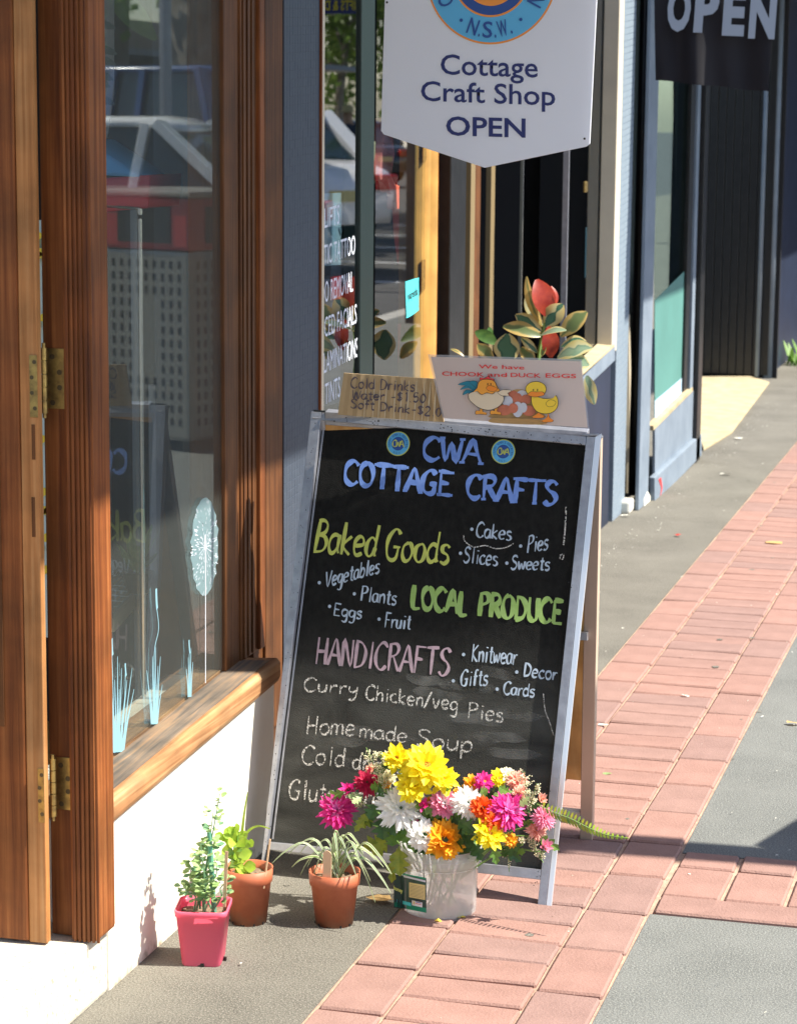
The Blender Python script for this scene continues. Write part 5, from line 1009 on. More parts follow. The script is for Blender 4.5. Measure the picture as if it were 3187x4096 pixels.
# spider plant
SP = thing('pot_plant', 'variegated spider plant with arching striped blades in front of the chalkboard', 'plant', (p3.x, p3.y, .1)); rr = random.Random(9)
tips = [(580, 1842), (615, 1822), (640, 1820), (655, 1850), (670, 1815), (690, 1935), (640, 1868), (730, 1815), (755, 1810), (775, 1822), (800, 1835), (835, 1865), (833, 1905), (800, 1925), (790, 1880), (770, 1850), (745, 1835), (720, 1830), (622, 1850), (660, 1895), (720, 1850), (760, 1870), (785, 1845), (710, 1822), (818, 1850), (680, 1860), (735, 1870)]
for k, (tx, ty) in enumerate(tips):
    b0 = V((p3.x + rr.uniform(-.012, .012), p3.y + rr.uniform(-.012, .012), .09)); tp = FY(tx, ty, p3.y + rr.uniform(-.05, .03)); mid = b0.lerp(tp, .5); mid.z = max(b0.z, tp.z) + .022 + rr.uniform(0, .022) + (.02 if ty > 1860 else 0)
    q1 = b0.lerp(mid, .5) + V((0, 0, .012)); pp = cr([b0, q1, mid, mid.lerp(tp, .6) + V((0, 0, .006)), tp], 4); w_ = rr.uniform(.005, .0075); nr = V((0, -.6, .8))
    ws = [w_ * (1 - (i / len(pp)) ** 3 * .95) for i in range(len(pp))]
    q = MB(); q.ribbon(pp, nr, ws); lf = q.make('blade', rr.choice(['green', 'green_blue']), SP)
    for sgn_ in (-1, 1):
        q = MB(); q.ribbon([p_ + nr * .0004 + nr.cross((pp[min(i + 1, len(pp) - 1)] - pp[max(i - 1, 0)]).normalized()) * ws[i] * .34 * sgn_ for i, p_ in enumerate(pp)], nr, [v * .32 for v in ws]); q.make('stripe', 'spider_white', lf)
q = MB(); Ys = p3.y - .042; a = FY(688, 1892, Ys); b = FY(706, 1892, Ys); top = FY(697, 1815, Ys); hw = (b.x - a.x) / 2; mx_ = (a.x + b.x) / 2
q.slab([(mx_ - hw, Ys, a.z - .02), (mx_ + hw, Ys, a.z - .02)] + [(mx_ + hw * math.cos(R(t)), Ys, top.z - hw + hw * math.sin(R(t))) for t in range(0, 181, 20)], (0, .002, 0)); simple('plant_stick', 'wide rounded wooden craft stick in the spider plant pot', 'stick', q, 'stick')

# ============================================================ BUCKET AND CUT FLOWERS
bb = at_front(919, 1967, .069); BK = thing('bucket', 'clear plastic tub of cut flowers with a torn green and black label', 'bucket', bb)
rb_, rt_, bh = .069, .0745, .135
def brd(z): return rb_ + (rt_ - rb_) * z / bh
q = MB(); q.lathe([(.001, .003), (rb_ * .97, .003), (rb_, .0), (rb_ + .001, .006), (brd(.1), .1), (brd(.1) + .004, .102), (brd(bh) + .005, bh), (brd(bh) + .003, bh), (brd(.1) + .002, .104), (brd(.1) - .0012, .1), (rb_ - .0006, .007), (.001, .006)], bb, 64); q.make('tub', 'bucket', BK, smooth=True)
for z in (.1, .118, bh, .003):
    q = MB(); q.lathe([(brd(z) + .005, z - .001), (brd(z) + .0062, z), (brd(z) + .005, z + .001)], bb, 64); q.make('rim_bead', 'bucket', BK, smooth=True)
q = MB(); c = FY(1008, 1872, bb.y - .01); q.slab([c + V((-.018, 0, -.008)), c + V((0, -.002, -.012)), c + V((.004, -.002, .004)), c + V((-.016, 0, .012))], (0, .004, 0)); q.make('handle_lug', 'bucket', BK, bevel=.001)
def lab(x0, x1, y0, y1, m, off, nm='label', par=None, n=10, slope=0):
    """patch wrapped round the tub, given in pixels"""
    q = MB(); r_ = brd(.05) + .0008 + off
    def pt(x, y):
        d = ray(x, y); d = d / d.length; ox, oy = O.x - bb.x, O.y - bb.y; a = d.x ** 2 + d.y ** 2; b = 2 * (ox * d.x + oy * d.y)
        zt = 0
        for it in range(3):
            rz_ = brd(max(0, zt)) + .0008 + off; c = ox * ox + oy * oy - rz_ * rz_; t = (-b - math.sqrt(max(0, b * b - 4 * a * c))) / (2 * a); zt = (O + d * t).z
        return O + d * t
    for i in range(n + 1):
        u = i / n; q.v += [tuple(pt(x0 + (x1 - x0) * u, y0 + slope * u)), tuple(pt(x0 + (x1 - x0) * u, y1 + slope * u))]
    q.f = [(2 * i, 2 * i + 1, 2 * i + 3, 2 * i + 2) for i in range(n)]; return q.make(nm, m, par or BK)
zb = lambda x, y: ((1450 + .3237 * x) / 1.876, (3250 + .3237 * y) / 1.876)
def lb(x0, y0, x1, y1, m, off, sl=0, par=None, nm='label_print'):
    a = zb(x0, y0); b = zb(x1, y1); return lab(a[0], b[0], a[1], b[1], m, off, nm, par, slope=sl)
LB = lb(385, 770, 788, 1180, 'label_dark', 0, 8, nm='label')
lb(490, 755, 778, 775, 'label_green', .0003, 10, LB); lb(490, 776, 778, 800, 'banner_white', .0003, 12, LB); lb(387, 1105, 788, 1165, 'label_green', .0003, 14, LB); lb(386, 1065, 600, 1108, 'label_teal', .0004, 10, LB)
lb(575, 868, 772, 1052, 'label_yellow', .0006, 6, LB)
for k in range(9): lb(585, 895 + k * 17, 760, 898 + k * 17, 'marker', .0009, 6, LB)
lb(610, 1090, 738, 1150, 'white', .0006, 5, LB); lb(655, 1105, 725, 1113, 'deep_blue', .0009, 3, LB); lb(655, 1125, 725, 1132, 'sign_red', .0009, 3, LB); lb(622, 1100, 645, 1138, 'label_yellow', .0009, 1, LB)
a, b = zb(395, 945), zb(500, 995); pa, pb = onp(*a, (0, bb.y - .066, 0), (0, 1, 0)), onp(*b, (0, bb.y - .0705, 0), (0, 1, 0)); ftext('honey', pa + V((0, -.006, 0)), pb + V((0, -.003, 0)), V((0, 0, .008)), 'ink_yellow', LB, bold=.03)
# crumpled clear bag and stems inside
q = MB(); rr = random.Random(3); o = []
for k in range(70):
    x, y = rr.uniform(890, 955), rr.uniform(1838, 1906); 
    if (y - 1838) > 75 - abs(x - 915) * 1.1: continue
    c = FY(x, y, bb.y + rr.uniform(-.03, .02)); q.add([c + V((rr.uniform(-.01, .01), rr.uniform(-.006, .006), rr.uniform(-.01, .01))) for _ in range(3)], [(0, 1, 2)])
stuff(q.make('crumpled_film', 'water_bag', BK))

FL_GROUP = 'cut flowers standing in the clear tub'
def petal_ring(q, c, f, a, b, n, r0, l, w, tilt, rr, bend=0):
    for k in range(n):
        an = 6.2832 * k / n + rr.uniform(-.24, .24); rad = a * math.cos(an) + b * math.sin(an); tl = tilt + rr.uniform(-.24, .2); d = rad * math.cos(tl) + f * math.sin(tl); nr = f * math.cos(tl) - rad * math.sin(tl)
        ll = l * rr.uniform(.74, 1.12); st_ = c + rad * r0; q.leaf(st_, st_ + d * ll, w * rr.uniform(.85, 1.1), nr, bend=bend, fold=.25, seg=3, shape=2, curl=rr.uniform(-.2, .3))
def zf(x, y): return 640 + .4392 * x, 1546 + .4392 * y
def bloom(label, x, y, rp, color, kind='daisy', Y=None, face=None, color2=None, leaves=0):
    rr = random.Random(int(x * 7 + y)); px, py = zf(x, y); Y = Y if Y else bb.y - .05; c = FY(px, py, Y); r_ = (FY(px + rp * .4392 * 1.12, py, Y) - c).length
    root = V((bb.x + max(-.045, min(.045, (c.x - bb.x) * .35)), bb.y + rr.uniform(-.03, .03), .075))
    T = thing('chrysanthemum', label, 'flower', root, FL_GROUP)
    f = V(face or ((c.x - bb.x) * 2.2 + .5, -1, .75 + (c.z - .2) * 1.5)).normalized(); a = f.cross(V((0, 0, 1))).normalized(); b = a.cross(f)
    q = MB(); m = 'petal_' + color
    if kind == 'daisy':
        for i, (n, r0, l, w, tl) in enumerate(((17, .12, .92, .42, -.02), (16, .1, .88, .42, .2), (14, .08, .74, .38, .5), (11, .06, .52, .3, .85))): petal_ring(q, c + f * r_ * .05 * i, f, a, b, n, r_ * r0, r_ * l, r_ * w, tl, rr)
    elif kind == 'ball':
        for i, (n, r0, l, w, tl) in enumerate(((22, .1, .8, .4, -.35), (22, .1, .86, .4, -.05), (20, .1, .86, .38, .25), (18, .08, .84, .36, .55), (14, .06, .82, .34, .85), (9, .04, .8, .3, 1.2))): petal_ring(q, c - f * r_ * .25, f, a, b, n, r_ * r0, r_ * l, r_ * w, tl, rr)
    elif kind == 'spider':
        for i, (n, r0, l, w, tl) in enumerate(((26, .05, .98, .24, -.25), (26, .05, .96, .24, .02), (24, .05, .9, .22, .3), (20, .04, .78, .2, .6), (14, .03, .62, .18, 1.0))): petal_ring(q, c - f * r_ * .1, f, a, b, n, r_ * r0, r_ * l, r_ * w, tl, rr)
    elif kind == 'bud':
        for i, (n, r0, l, w, tl) in enumerate(((9, .2, .9, .4, 1.0), (8, .1, .95, .35, 1.2), (6, .05, .9, .3, 1.4))): petal_ring(q, c - f * r_ * .4, f, a, b, n, r_ * r0, r_ * l, r_ * w, tl, rr)
    hd = q.make('petals', m, T)
    if color2:
        q = MB()
        for (n, r0, l, w, tl) in ((12, .06, .62, .16, .7), (8, .04, .5, .15, 1.1)): petal_ring(q, c + f * r_ * .02, f, a, b, n, r_ * r0, r_ * l, r_ * w, tl, rr)
        q.make('inner_petals', 'petal_' + color2, hd)
    if kind == 'daisy':
        q = MB()
        for k in range(26):
            an = k * 2.4; rad = math.sqrt(k / 26) * r_ * .17; p_ = c + f * r_ * .16 + (a * math.cos(an) + b * math.sin(an)) * rad; q.tube([p_, p_ + f * r_ * .07], r_ * .03, 4)
        q.make('flower_eye', 'flower_eye', T)
    q = MB(); pp = twig(q, [root, root.lerp(c, .5) + V((0, .012, .02)), c - f * r_ * .5 + V((0, 0, -.01)), c - f * r_ * .12], .0022, .0016); q.make('stem', 'stem_green', T)
    q = MB(); q.tube([c - f * r_ * .3, c - f * r_ * .05], [r_ * .08, r_ * .2], 8); q.make('calyx', 'leaf_dark', T)
    for k in range(leaves):
        s0 = pp[rr.randint(4, 10)]; an = rr.uniform(0, 6.28); lobed(s0, s0 + V((math.cos(an) * .045, math.sin(an) * .03 - .012, rr.uniform(-.03, .02))), .03, T, rr.choice(['green', 'leaf_dark', 'green']))
    return T
def lobed(p, t, wd, parent, m, nrm=(0, -1, .35)):
    """deeply lobed chrysanthemum leaf"""
    p, t = V(p), V(t); nrm = V(nrm).normalized(); d = t - p; s_ = d.cross(nrm).normalized() * wd
    prof = [(0, .04), (.12, .1), (.22, .5), (.3, .72), (.36, .5), (.4, .26), (.5, .62), (.58, .85), (.64, .6), (.68, .3), (.76, .42), (.82, .5), (.88, .28), (1, .02)]
    q = MB(); n = len(prof)
    for u, w_ in prof:
        c = p + d * u - nrm * .12 * d.length * u * u; q.v += [tuple(c + s_ * w_ * .5 + d * .08 * w_ + nrm * .1 * wd * w_), tuple(c), tuple(c - s_ * w_ * .5 + d * .08 * w_ + nrm * .1 * wd * w_)]
    q.f = [f for i in range(n - 1) for f in ((3 * i, 3 * i + 1, 3 * i + 4, 3 * i + 3), (3 * i + 1, 3 * i + 2, 3 * i + 5, 3 * i + 4))]
    return q.make('leaf', m, parent)
by = bb.y
blooms = [
 ('yellow daisy chrysanthemum at the top left of the bouquet', 470, 165, 68, 'yellow', 'daisy', by - .02), ('largest bright yellow chrysanthemum at the top of the bouquet', 612, 205, 108, 'yellow', 'daisy', by - .045),
 ('yellow chrysanthemum low over the large white one', 552, 298, 82, 'yellow', 'daisy', by - .06), ('pale yellow chrysanthemum right of the highest bloom', 690, 268, 70, 'yellow', 'daisy', by - .035),
 ('large shaggy white chrysanthemum under the yellow ones', 490, 400, 108, 'white', 'spider', by - .055), ('round white pompon chrysanthemum over the tub rim', 605, 532, 76, 'white', 'ball', by - .075),
 ('golden orange pompon chrysanthemum over the tub rim', 706, 552, 98, 'gold', 'ball', by - .07), ('magenta chrysanthemum reaching furthest left', 178, 415, 86, 'magenta', 'spider', by - .03),
 ('small magenta bloom above the one furthest left', 235, 312, 44, 'magenta', 'bud', by - .02), ('crimson drooping chrysanthemum left of the yellow blooms', 325, 275, 64, 'crimson', 'spider', by - .01),
 ('pink and white pompon in the middle of the bouquet', 700, 378, 66, 'pink', 'ball', by - .05), ('small magenta bloom between the white and pink ones', 596, 388, 34, 'magenta', 'bud', by - .06),
 ('small magenta bloom left of the round white pompon', 562, 482, 30, 'magenta', 'bud', by - .05), ('cream white chrysanthemum right of the pink pompon', 818, 375, 76, 'white', 'spider', by - .05),
 ('orange red chrysanthemum right of the cream one', 890, 402, 60, 'orange', 'ball', by - .065), ('orange chrysanthemum between the red and the magenta ones', 945, 465, 54, 'orange', 'spider', by - .07),
 ('wide magenta chrysanthemum on the right side', 1012, 412, 92, 'magenta', 'spider', by - .05), ('yellow chrysanthemum under the orange ones', 918, 532, 74, 'yellow', 'daisy', by - .075),
 ('golden bloom behind the cream white one', 832, 285, 42, 'gold', 'daisy', by - .01), ('magenta bloom at the top right of the bouquet', 892, 278, 48, 'magenta', 'daisy', by - .015),
 ('yellow bloom at the top right next to the salmon one', 960, 262, 44, 'yellow', 'daisy', by - .0), ('cream bloom behind the top right yellow one', 1006, 246, 40, 'cream', 'daisy', by + .01),
 ('salmon pink bloom at the upper right', 1058, 272, 50, 'salmon', 'spider', by - .0), ('salmon pink bloom under the upper right one', 1070, 330, 36, 'salmon', 'ball', by - .02), ('pink bud standing out at the right edge', 1172, 360, 36, 'salmon', 'bud', by - .02),
 ('pale pink chrysanthemum at the right edge over the frame', 1186, 450, 56, 'pink', 'spider', by - .03), ('lowest pale pink bloom at the right edge', 1192, 590, 42, 'pink', 'bud', by - .04), ('pale pink bloom between the right edge ones', 1150, 510, 50, 'salmon', 'spider', by - .03),
 ('small golden bloom low on the right', 1024, 562, 34, 'gold', 'daisy', by - .05), ('cream bud low on the right', 1075, 560, 24, 'cream', 'bud', by - .05), ('cream pink bloom left of the tallest yellow ones', 420, 255, 44, 'cream', 'spider', by + .0), ('golden bloom left of the white one', 415, 290, 24, 'gold', 'daisy', by - .01),
 ('golden bloom peeping beside the pink pompon', 632, 378, 30, 'gold', 'daisy', by - .035), ('gold bloom right of the pink pompon', 768, 345, 34, 'gold', 'daisy', by - .02), ('pale pink bloom at the far upper left', 345, 215, 30, 'salmon', 'spider', by + .01)]
for b_l in blooms: bloom(*b_l[:6], Y=b_l[6], color2=('white' if b_l[4] == 'pink' and b_l[5] == 'ball' else 'lilac' if b_l[4] == 'magenta' and b_l[5] == 'spider' else None), leaves=1)
# foliage spilling over the rim
FO = thing('foliage_sprig', 'spray of lobed chrysanthemum leaves spilling over the left rim of the tub', 'leaves', (bb.x - .05, bb.y, .12)); rr = random.Random(14)
for (x0, y0, x1, y1, w_, m) in ((480, 590, 480, 735, .05, 'green_yellow'), (470, 600, 438, 770, .03, 'green_yellow'), (500, 600, 530, 720, .035, 'green_yellow'), (420, 560, 300, 600, .045, 'green_yellow'), (430, 575, 350, 630, .035, 'green_yellow'), (400, 540, 380, 620, .03, 'green_yellow'), (450, 500, 445, 590, .05, 'green'), (480, 480, 520, 560, .05, 'green'), (520, 470, 560, 600, .05, 'green'), (350, 430, 290, 500, .035, 'green_yellow'), (340, 420, 260, 520, .025, 'green_yellow'), (330, 400, 340, 500, .03, 'leaf_dark'), (380, 380, 330, 460, .04, 'leaf_dark'), (300, 350, 250, 380, .02, 'green_pale'), (300, 340, 230, 350, .018, 'green_pale'), (400, 440, 400, 560, .05, 'leaf_dark'), (430, 430, 460, 540, .04, 'leaf_dark'),
                                (800, 560, 800, 665, .028, 'leaf_dark'), (820, 540, 850, 640, .035, 'leaf_dark'), (840, 560, 880, 660, .03, 'leaf_dark'), (780, 500, 820, 600, .05, 'leaf_dark'), (740, 440, 790, 540, .05, 'leaf_dark'), (940, 560, 950, 680, .028, 'green'), (640, 430, 660, 500, .04, 'leaf_dark'), (760, 460, 840, 520, .04, 'leaf_dark'), (690, 470, 640, 540, .04, 'leaf_dark'), (870, 330, 910, 320, .03, 'green'), (1020, 330, 960, 300, .02, 'green'), (1040, 320, 930, 345, .02, 'stem_green'), (590, 540, 520, 600, .04, 'green'), (1060, 480, 1140, 470, .015, 'green'), (1060, 400, 1110, 350, .02, 'green_pale'), (380, 300, 400, 360, .02, 'leaf_dark'), (600, 440, 640, 410, .03, 'green'), (560, 560, 600, 620, .04, 'leaf_dark'), (740, 600, 790, 560, .03, 'leaf_dark')):
    Yl = by - .045 + rr.uniform(-.02, .015); lobed(FY(*zf(x0, y0), Yl + .01), FY(*zf(x1, y1), Yl - .012), w_ * 1.1, FO, m)
q = MB()
for k in range(10):
    e = FY(*zf(560 + 60 * k * .5, 560), by - .01); twig(q, [V((bb.x + rr.uniform(-.04, .04), bb.y + rr.uniform(-.03, .03), .02)), V((e.x, by, .12)), e], .002, .0015)
q.make('stems', 'stem_green', FO)
# fine white filler sprigs
def sprig(label, x0, y0, x1, y1, n, spread, seed, m='petal_cream'):
    rr = random.Random(seed); a = FY(*zf(x0, y0), by - .02); b = FY(*zf(x1, y1), by - .035); T = thing('filler_sprig', label, 'flower', a, 'wispy filler sprigs in the bouquet')
    q = MB(); q2 = MB()
    for i in range(n):
        t = i / n; p_ = a.lerp(b, t * rr.uniform(.8, 1)); e = p_ + V((rr.uniform(-1, 1) * spread, rr.uniform(-1, .3) * spread * .6, rr.uniform(.1, 1) * spread)); q.tube([p_, e], .0004, 3)
        for k in range(9):
            f_ = p_.lerp(e, rr.uniform(.4, 1.05)) + V([rr.uniform(-.003, .003) for _ in range(3)]); r_ = rr.uniform(.0008, .0017)
            q2.add([f_ + V(d) * r_ for d in ((1, 0, 0), (-1, 0, 0), (0, 1, 0), (0, -1, 0), (0, 0, 1), (0, 0, -1))], [(0, 2, 4), (2, 1, 4), (1, 3, 4), (3, 0, 4), (2, 0, 5), (1, 2, 5), (3, 1, 5), (0, 3, 5)])
    q.tube([a, b], .0008, 4); q.make('stems', 'stem_green', T); stuff(q2.make('tiny_blossoms', m, T))
sprig('wispy cream sprig above the crimson bloom in front of the chalk writing', 400, 300, 320, 110, 34, .016, 1); sprig('wispy cream sprig touching the top left yellow bloom', 400, 320, 395, 130, 30, .018, 2); sprig('wispy cream sprig standing tallest on the right', 1100, 420, 1088, 225, 26, .014, 3); sprig('wispy cream sprig leaning right beside the tallest', 1110, 420, 1148, 285, 26, .012, 4)
sprig('wispy sprig over the wide magenta bloom', 1000, 500, 1030, 420, 30, .014, 5); sprig('wispy sprig hanging under the yellow blooms on the right', 1000, 480, 975, 620, 26, .012, 6); sprig('wispy sprig hanging lowest at the right edge', 1120, 560, 1180, 670, 24, .012, 7); sprig('thin sprig trailing over the bottom rail', 1000, 560, 1015, 715, 12, .01, 8); sprig('wispy sprig left of the large white bloom', 300, 400, 250, 345, 20, .012, 9); sprig('wispy sprig beside the pink bud', 1090, 440, 1120, 380, 20, .01, 10)
# fern frond
FN = thing('fern_frond', 'single fern frond reaching out past the right leg of the chalkboard', 'fern', FY(*zf(1150, 385), by - .03))
ctrl = [zf(1150, 385), zf(1230, 425), zf(1310, 455), zf(1400, 500), zf(1490, 535), zf(1595, 552)]
pp = cr([FY(x, y, by - .03 - .012 * i) for i, (x, y) in enumerate(ctrl)], 10); q = MB(); q.tube(pp, .0009, 4); q.make('midrib', 'stem_green', FN)
for i in range(4, len(pp) - 1, 2):
    t = i / len(pp); tan = (pp[i + 1] - pp[i - 1]).normalized(); l = .026 * math.sin(math.pi * min(1, .25 + t * .78)) + .003; sd = V((0, -.55, .83)).normalized()
    for s_ in (1, -1):
        d = (sd * s_ + tan * .35).normalized(); base = pp[i] + tan * (.001 * s_); q = MB(); q.leaf(base, base + d * l * .85 * (1 if s_ > 0 else .9), .0048, (.1, -.9, .3), seg=3, fold=.1); q.make('leaflet', 'green_lime' if t > .55 else ('green_yellow' if i % 3 else 'green'), FN)

# ============================================================ RUBBER PLANT
RY = 6.54; rb0 = FY(*z5(905, 1640), RY); RP = thing('rubber_plant', 'variegated rubber plant with red new leaves standing behind the egg notice', 'plant', (rb0.x, RY, 0))
q = MB(); q.lathe([(.001, .0), (.11, .0), (.14, .55), (.15, .56), (.15, .6), (.14, .6), (.13, .57), (.001, .57)], (rb0.x, RY, 0), 32); q.make('pot', 'black_paint', RP, smooth=True)
q = MB(); twig(q, [V((rb0.x, RY, .56)), rb0 + V((.004, 0, -.1)), rb0, FY(*z5(940, 1420), RY), FY(*z5(962, 1320), RY)], .008, .003); q.make('stem', 'stem_green', RP)
for (x0, y0, x1, y1, w_, m, dy, nr) in (
    (965, 1318, 895, 1025, 165, 'leaf_red', -.01, (.5, -.8, .1)), (1040, 1225, 1010, 1080, 50, 'leaf_red', .01, (.8, -.5, 0)), (930, 1400, 785, 1000, 74, 'vleaf_yellow', -.02, (-.4, -.8, .1)), (935, 1392, 800, 1110, 120, 'vleaf_pale', .01, (-.6, -.7, .2)),
    (950, 1402, 1095, 1220, 135, 'vleaf_green', .0, (.2, -.9, .3)), (1075, 1480, 1285, 1278, 125, 'vleaf_yellow', .02, (.1, -.9, .4)), (925, 1442, 715, 1300, 100, 'vleaf_green', -.01, (0, -.9, .4)), (920, 1478, 615, 1388, 110, 'vleaf_yellow', -.04, (0, -.8, .55)), (915, 1472, 1120, 1418, 70, 'vleaf_pale', -.05, (0, -.6, .8)),
    (985, 1400, 1000, 1650, 120, 'leaf_red', -.02, (.3, -.9, 0)), (1050, 1650, 1325, 1555, 150, 'vleaf_pale', -.05, (0, -.7, .7)), (1080, 1560, 1280, 1510, 110, 'vleaf_green', .0, (0, -.6, .8)), (1060, 1700, 1300, 1700, 150, 'vleaf_pale', -.07, (0, -.7, .7)), (660, 1700, 652, 1455, 180, 'vleaf_green', -.02, (0, -.95, .2)), (545, 1680, 415, 1535, 90, 'vleaf_yellow', .0, (0, -.9, .3)),
    (310, 1640, 200, 1572, 30, 'vleaf_yellow', .0, (0, -.5, .8)), (575, 1545, 395, 1430, 90, 'leaf_dark', .05, (0, -.8, .5)), (520, 1520, 510, 1400, 50, 'leaf_dark', .06, (0, -.8, .5)), (1285, 1790, 1340, 2020, 95, 'vleaf_pale', -.02, (0, -.95, .1)), (890, 1610, 760, 1485, 60, 'vleaf_green', -.03, (0, -.8, .5)), (870, 1700, 760, 1560, 90, 'vleaf_yellow', .0, (0, -.8, .5)), (920, 1640, 960, 1560, 40, 'vleaf_yellow', -.03, (0, -.8, .5))):
    a = FY(*z5(x0, y0), RY + dy * .5); b = FY(*z5(x1, y1), RY + dy - .0); ww = w_ * 1.15 * .5037 / 1.876 * (FY(1001, 600, RY).x - FY(1000, 600, RY).x)
    q = MB(); q.leaf(a, b, ww, nr, bend=.08, fold=.22, seg=12, curl=.08); q.make('leaf', m, RP, smooth=True)

# ============================================================ LITTER ON THE PATH
def litter(name, label, x, y, s_, m, rot=0, cat='litter', n=7):
    p = G(x, y); q = MB(); rr = random.Random(int(x + y)); vs = [p + V((math.cos(t + rot) * s_ * rr.uniform(.5, 1.1), math.sin(t + rot) * s_ * .6 * rr.uniform(.5, 1.1), .0055 + rr.uniform(0, .006))) for t in [6.283 * k / n for k in range(n)]]
    c = p + V((0, 0, .008)); q.add([c] + vs, [(0, 1 + k, 1 + (k + 1) % n) for k in range(n)]); return tag(q.make(name, m, None), label, cat)
litter('dry_leaf', 'curled yellow brown leaf on the brick strip near the right edge', 1650, 1161, .06, 'dry_leaf', n=9, cat='leaf'); litter('dry_leaf', 'brown leaf fragment at the right edge of the grey path', 1692, 1547, .022, 'dry_leaf', cat='leaf'); litter('dry_leaf', 'torn brown leaf between the spider plant and the tub', 815, 1925, .035, 'dry_leaf', n=11, cat='leaf')
litter('red_scrap', 'small red scrap on the grey path left of the bricks', 1446, 1145, .018, 'litter_red'); litter('fallen_petal', 'yellow petal on the bricks against the tub', 982, 1965, .014, 'petal_fallen', cat='petal'); litter('fallen_petal', 'small pale petal in front of the tub', 935, 1972, .008, 'petal_fallen', cat='petal')
litter('paper_scrap', 'white scrap beside the chalkboard right of the rear leg', 1286, 1553, .016, 'litter_white'); litter('green_scrap', 'pale green leaf scrap on the bricks right of the chalkboard', 1292, 1658, .014, 'green_pale', cat='leaf'); litter('paper_scrap', 'pale round spot on the bricks right of the chalkboard', 1461, 1490, .012, 'litter_white'); litter('paper_scrap', 'crumpled cream paper near the cream landing', 1577, 937, .03, 'litter_white'); litter('paper_scrap', 'white scrap on the grey path below the plinth', 1548, 1014, .03, 'litter_white'); litter('paper_scrap', 'white and dark scrap by the foot of the grey pier', 1333, 1103, .02, 'litter_white')
q = MB(); rr = random.Random(17)
for k in range(520):
    if k < 260: x_, y_ = -1.5 + abs(rr.gauss(0, .05)), rr.uniform(4.9, 13)
    else: x_, y_ = rr.uniform(-1.5, .1), rr.uniform(3.4, 12)
    s_ = rr.uniform(.0015, .0055); z_ = .0045; q.add([(x_ + rr.uniform(-1, 1) * s_, y_ + rr.uniform(-1, 1) * s_, z_ + rr.uniform(0, .003)) for _ in range(4)], [(0, 1, 2), (0, 2, 3), (0, 1, 3)])
gr_ = q.make('leaf_litter_grit', 'litter_white', None); stuff(gr_); gr_['label'] = 'tiny pale grit and leaf crumbs scattered over the footpath'; gr_['category'] = 'grit'

q = MB(); rr = random.Random(31)
for k in range(70):
    x_, y_ = rr.uniform(-1.45, .3), rr.uniform(3.4, 12); r_ = rr.uniform(.004, .012); n_ = 9
    q.add([(x_ + math.cos(6.283 * i / n_) * r_ * rr.uniform(.7, 1.2), y_ + math.sin(6.283 * i / n_) * r_ * rr.uniform(.7, 1.2), .0068 if -1.175 < x_ < -.7 else .0012) for i in range(n_)], [tuple(range(n_))])
gm = stuff(q.make('gum_spots', 'asphalt', None)); gm['label'] = 'flattened dark gum spots scattered over the bricks and path'; gm['category'] = 'gum'
# ============================================================ STREET (mirrored in the panes; also casts the shadow at right)
def VR(x, y, dist, plane=-1.62):
    d = ray(x, y); d = d / math.hypot(d.x, d.y); p = O + d * dist; return V((2 * plane - p.x, p.y, p.z))
PO = thing('verandah_post', 'square kerbside post whose shadow lies across the bricks', 'post', (1.23, 4.93, 0)); q = MB(); q.box((1.15, 4.865, 0), (1.31, 4.998, 3.0)); q.make('post', 'grey_paint', PO, bevel=.005); q = MB(); q.box((1.13, 4.845, 3.0), (1.33, 5.02, 3.04)); q.make('cap', 'grey_paint', PO)
def bin_(x, y, label, rz=0):
    T = thing('litter_bin', label, 'bin', (0, 0, 0), 'steel litter bins along the kerb')
    q = MB(); q.box((-.26, -.26, .05), (.26, .26, .92)); q.make('shell', 'bin_grey', T, bevel=.02); q = MB(); q.box((-.27, -.27, .921), (.27, .27, 1.16)); q.make('hood', 'bin_red', T, bevel=.02); q = MB(); q.box((-.29, -.29, 1.161), (.29, .29, 1.19)); q.make('lid', 'bin_grey', T, bevel=.01)
    for s_ in (1, -1):
        q = MB(); q.box((-.16, s_ * .272 - .003, .955), (.16, s_ * .272 + .003, 1.12)); q.make('mouth', 'black_paint', T); q = MB(); q.box((s_ * .272 - .003, -.16, .955), (s_ * .272 + .003, .16, 1.12)); q.make('mouth', 'black_paint', T)
    q = MB()
    for s_ in (1, -1):
        for i in range(9):
            for k in range(13):
                if 2 < i < 6 and 3 < k < 10: continue
                u, z = -.2 + .05 * i, .12 + k * .06; q.box((u - .009, s_ * .2612 - .001, z), (u + .009, s_ * .2612 + .001, z + .035)); q.box((s_ * .2612 - .001, u - .009, z), (s_ * .2612 + .001, u + .009, z + .035))
    stuff(q.make('perforations', 'black_paint', T))
    for a in (-.2, .2):
        for b in (-.2, .2): q = MB(); q.box((a - .02, b - .02, 0), (a + .02, b + .02, .05)); q.make('foot', 'black_paint', T)
    T.location = (x, y, 0); T.rotation_euler = (0, 0, rz); return T
bn_ = VR(395, 600, 11.2); B1 = bin_(bn_.x, bn_.y, 'grey perforated steel litter bin with a red hood further along the kerb', R(20))
clone(B1, (.69, 5.15, 0), R(-17), label='grey perforated steel litter bin with a red hood added out of view for its shadow at the right')  # second bin stands unseen, added for the shadow next to the post's

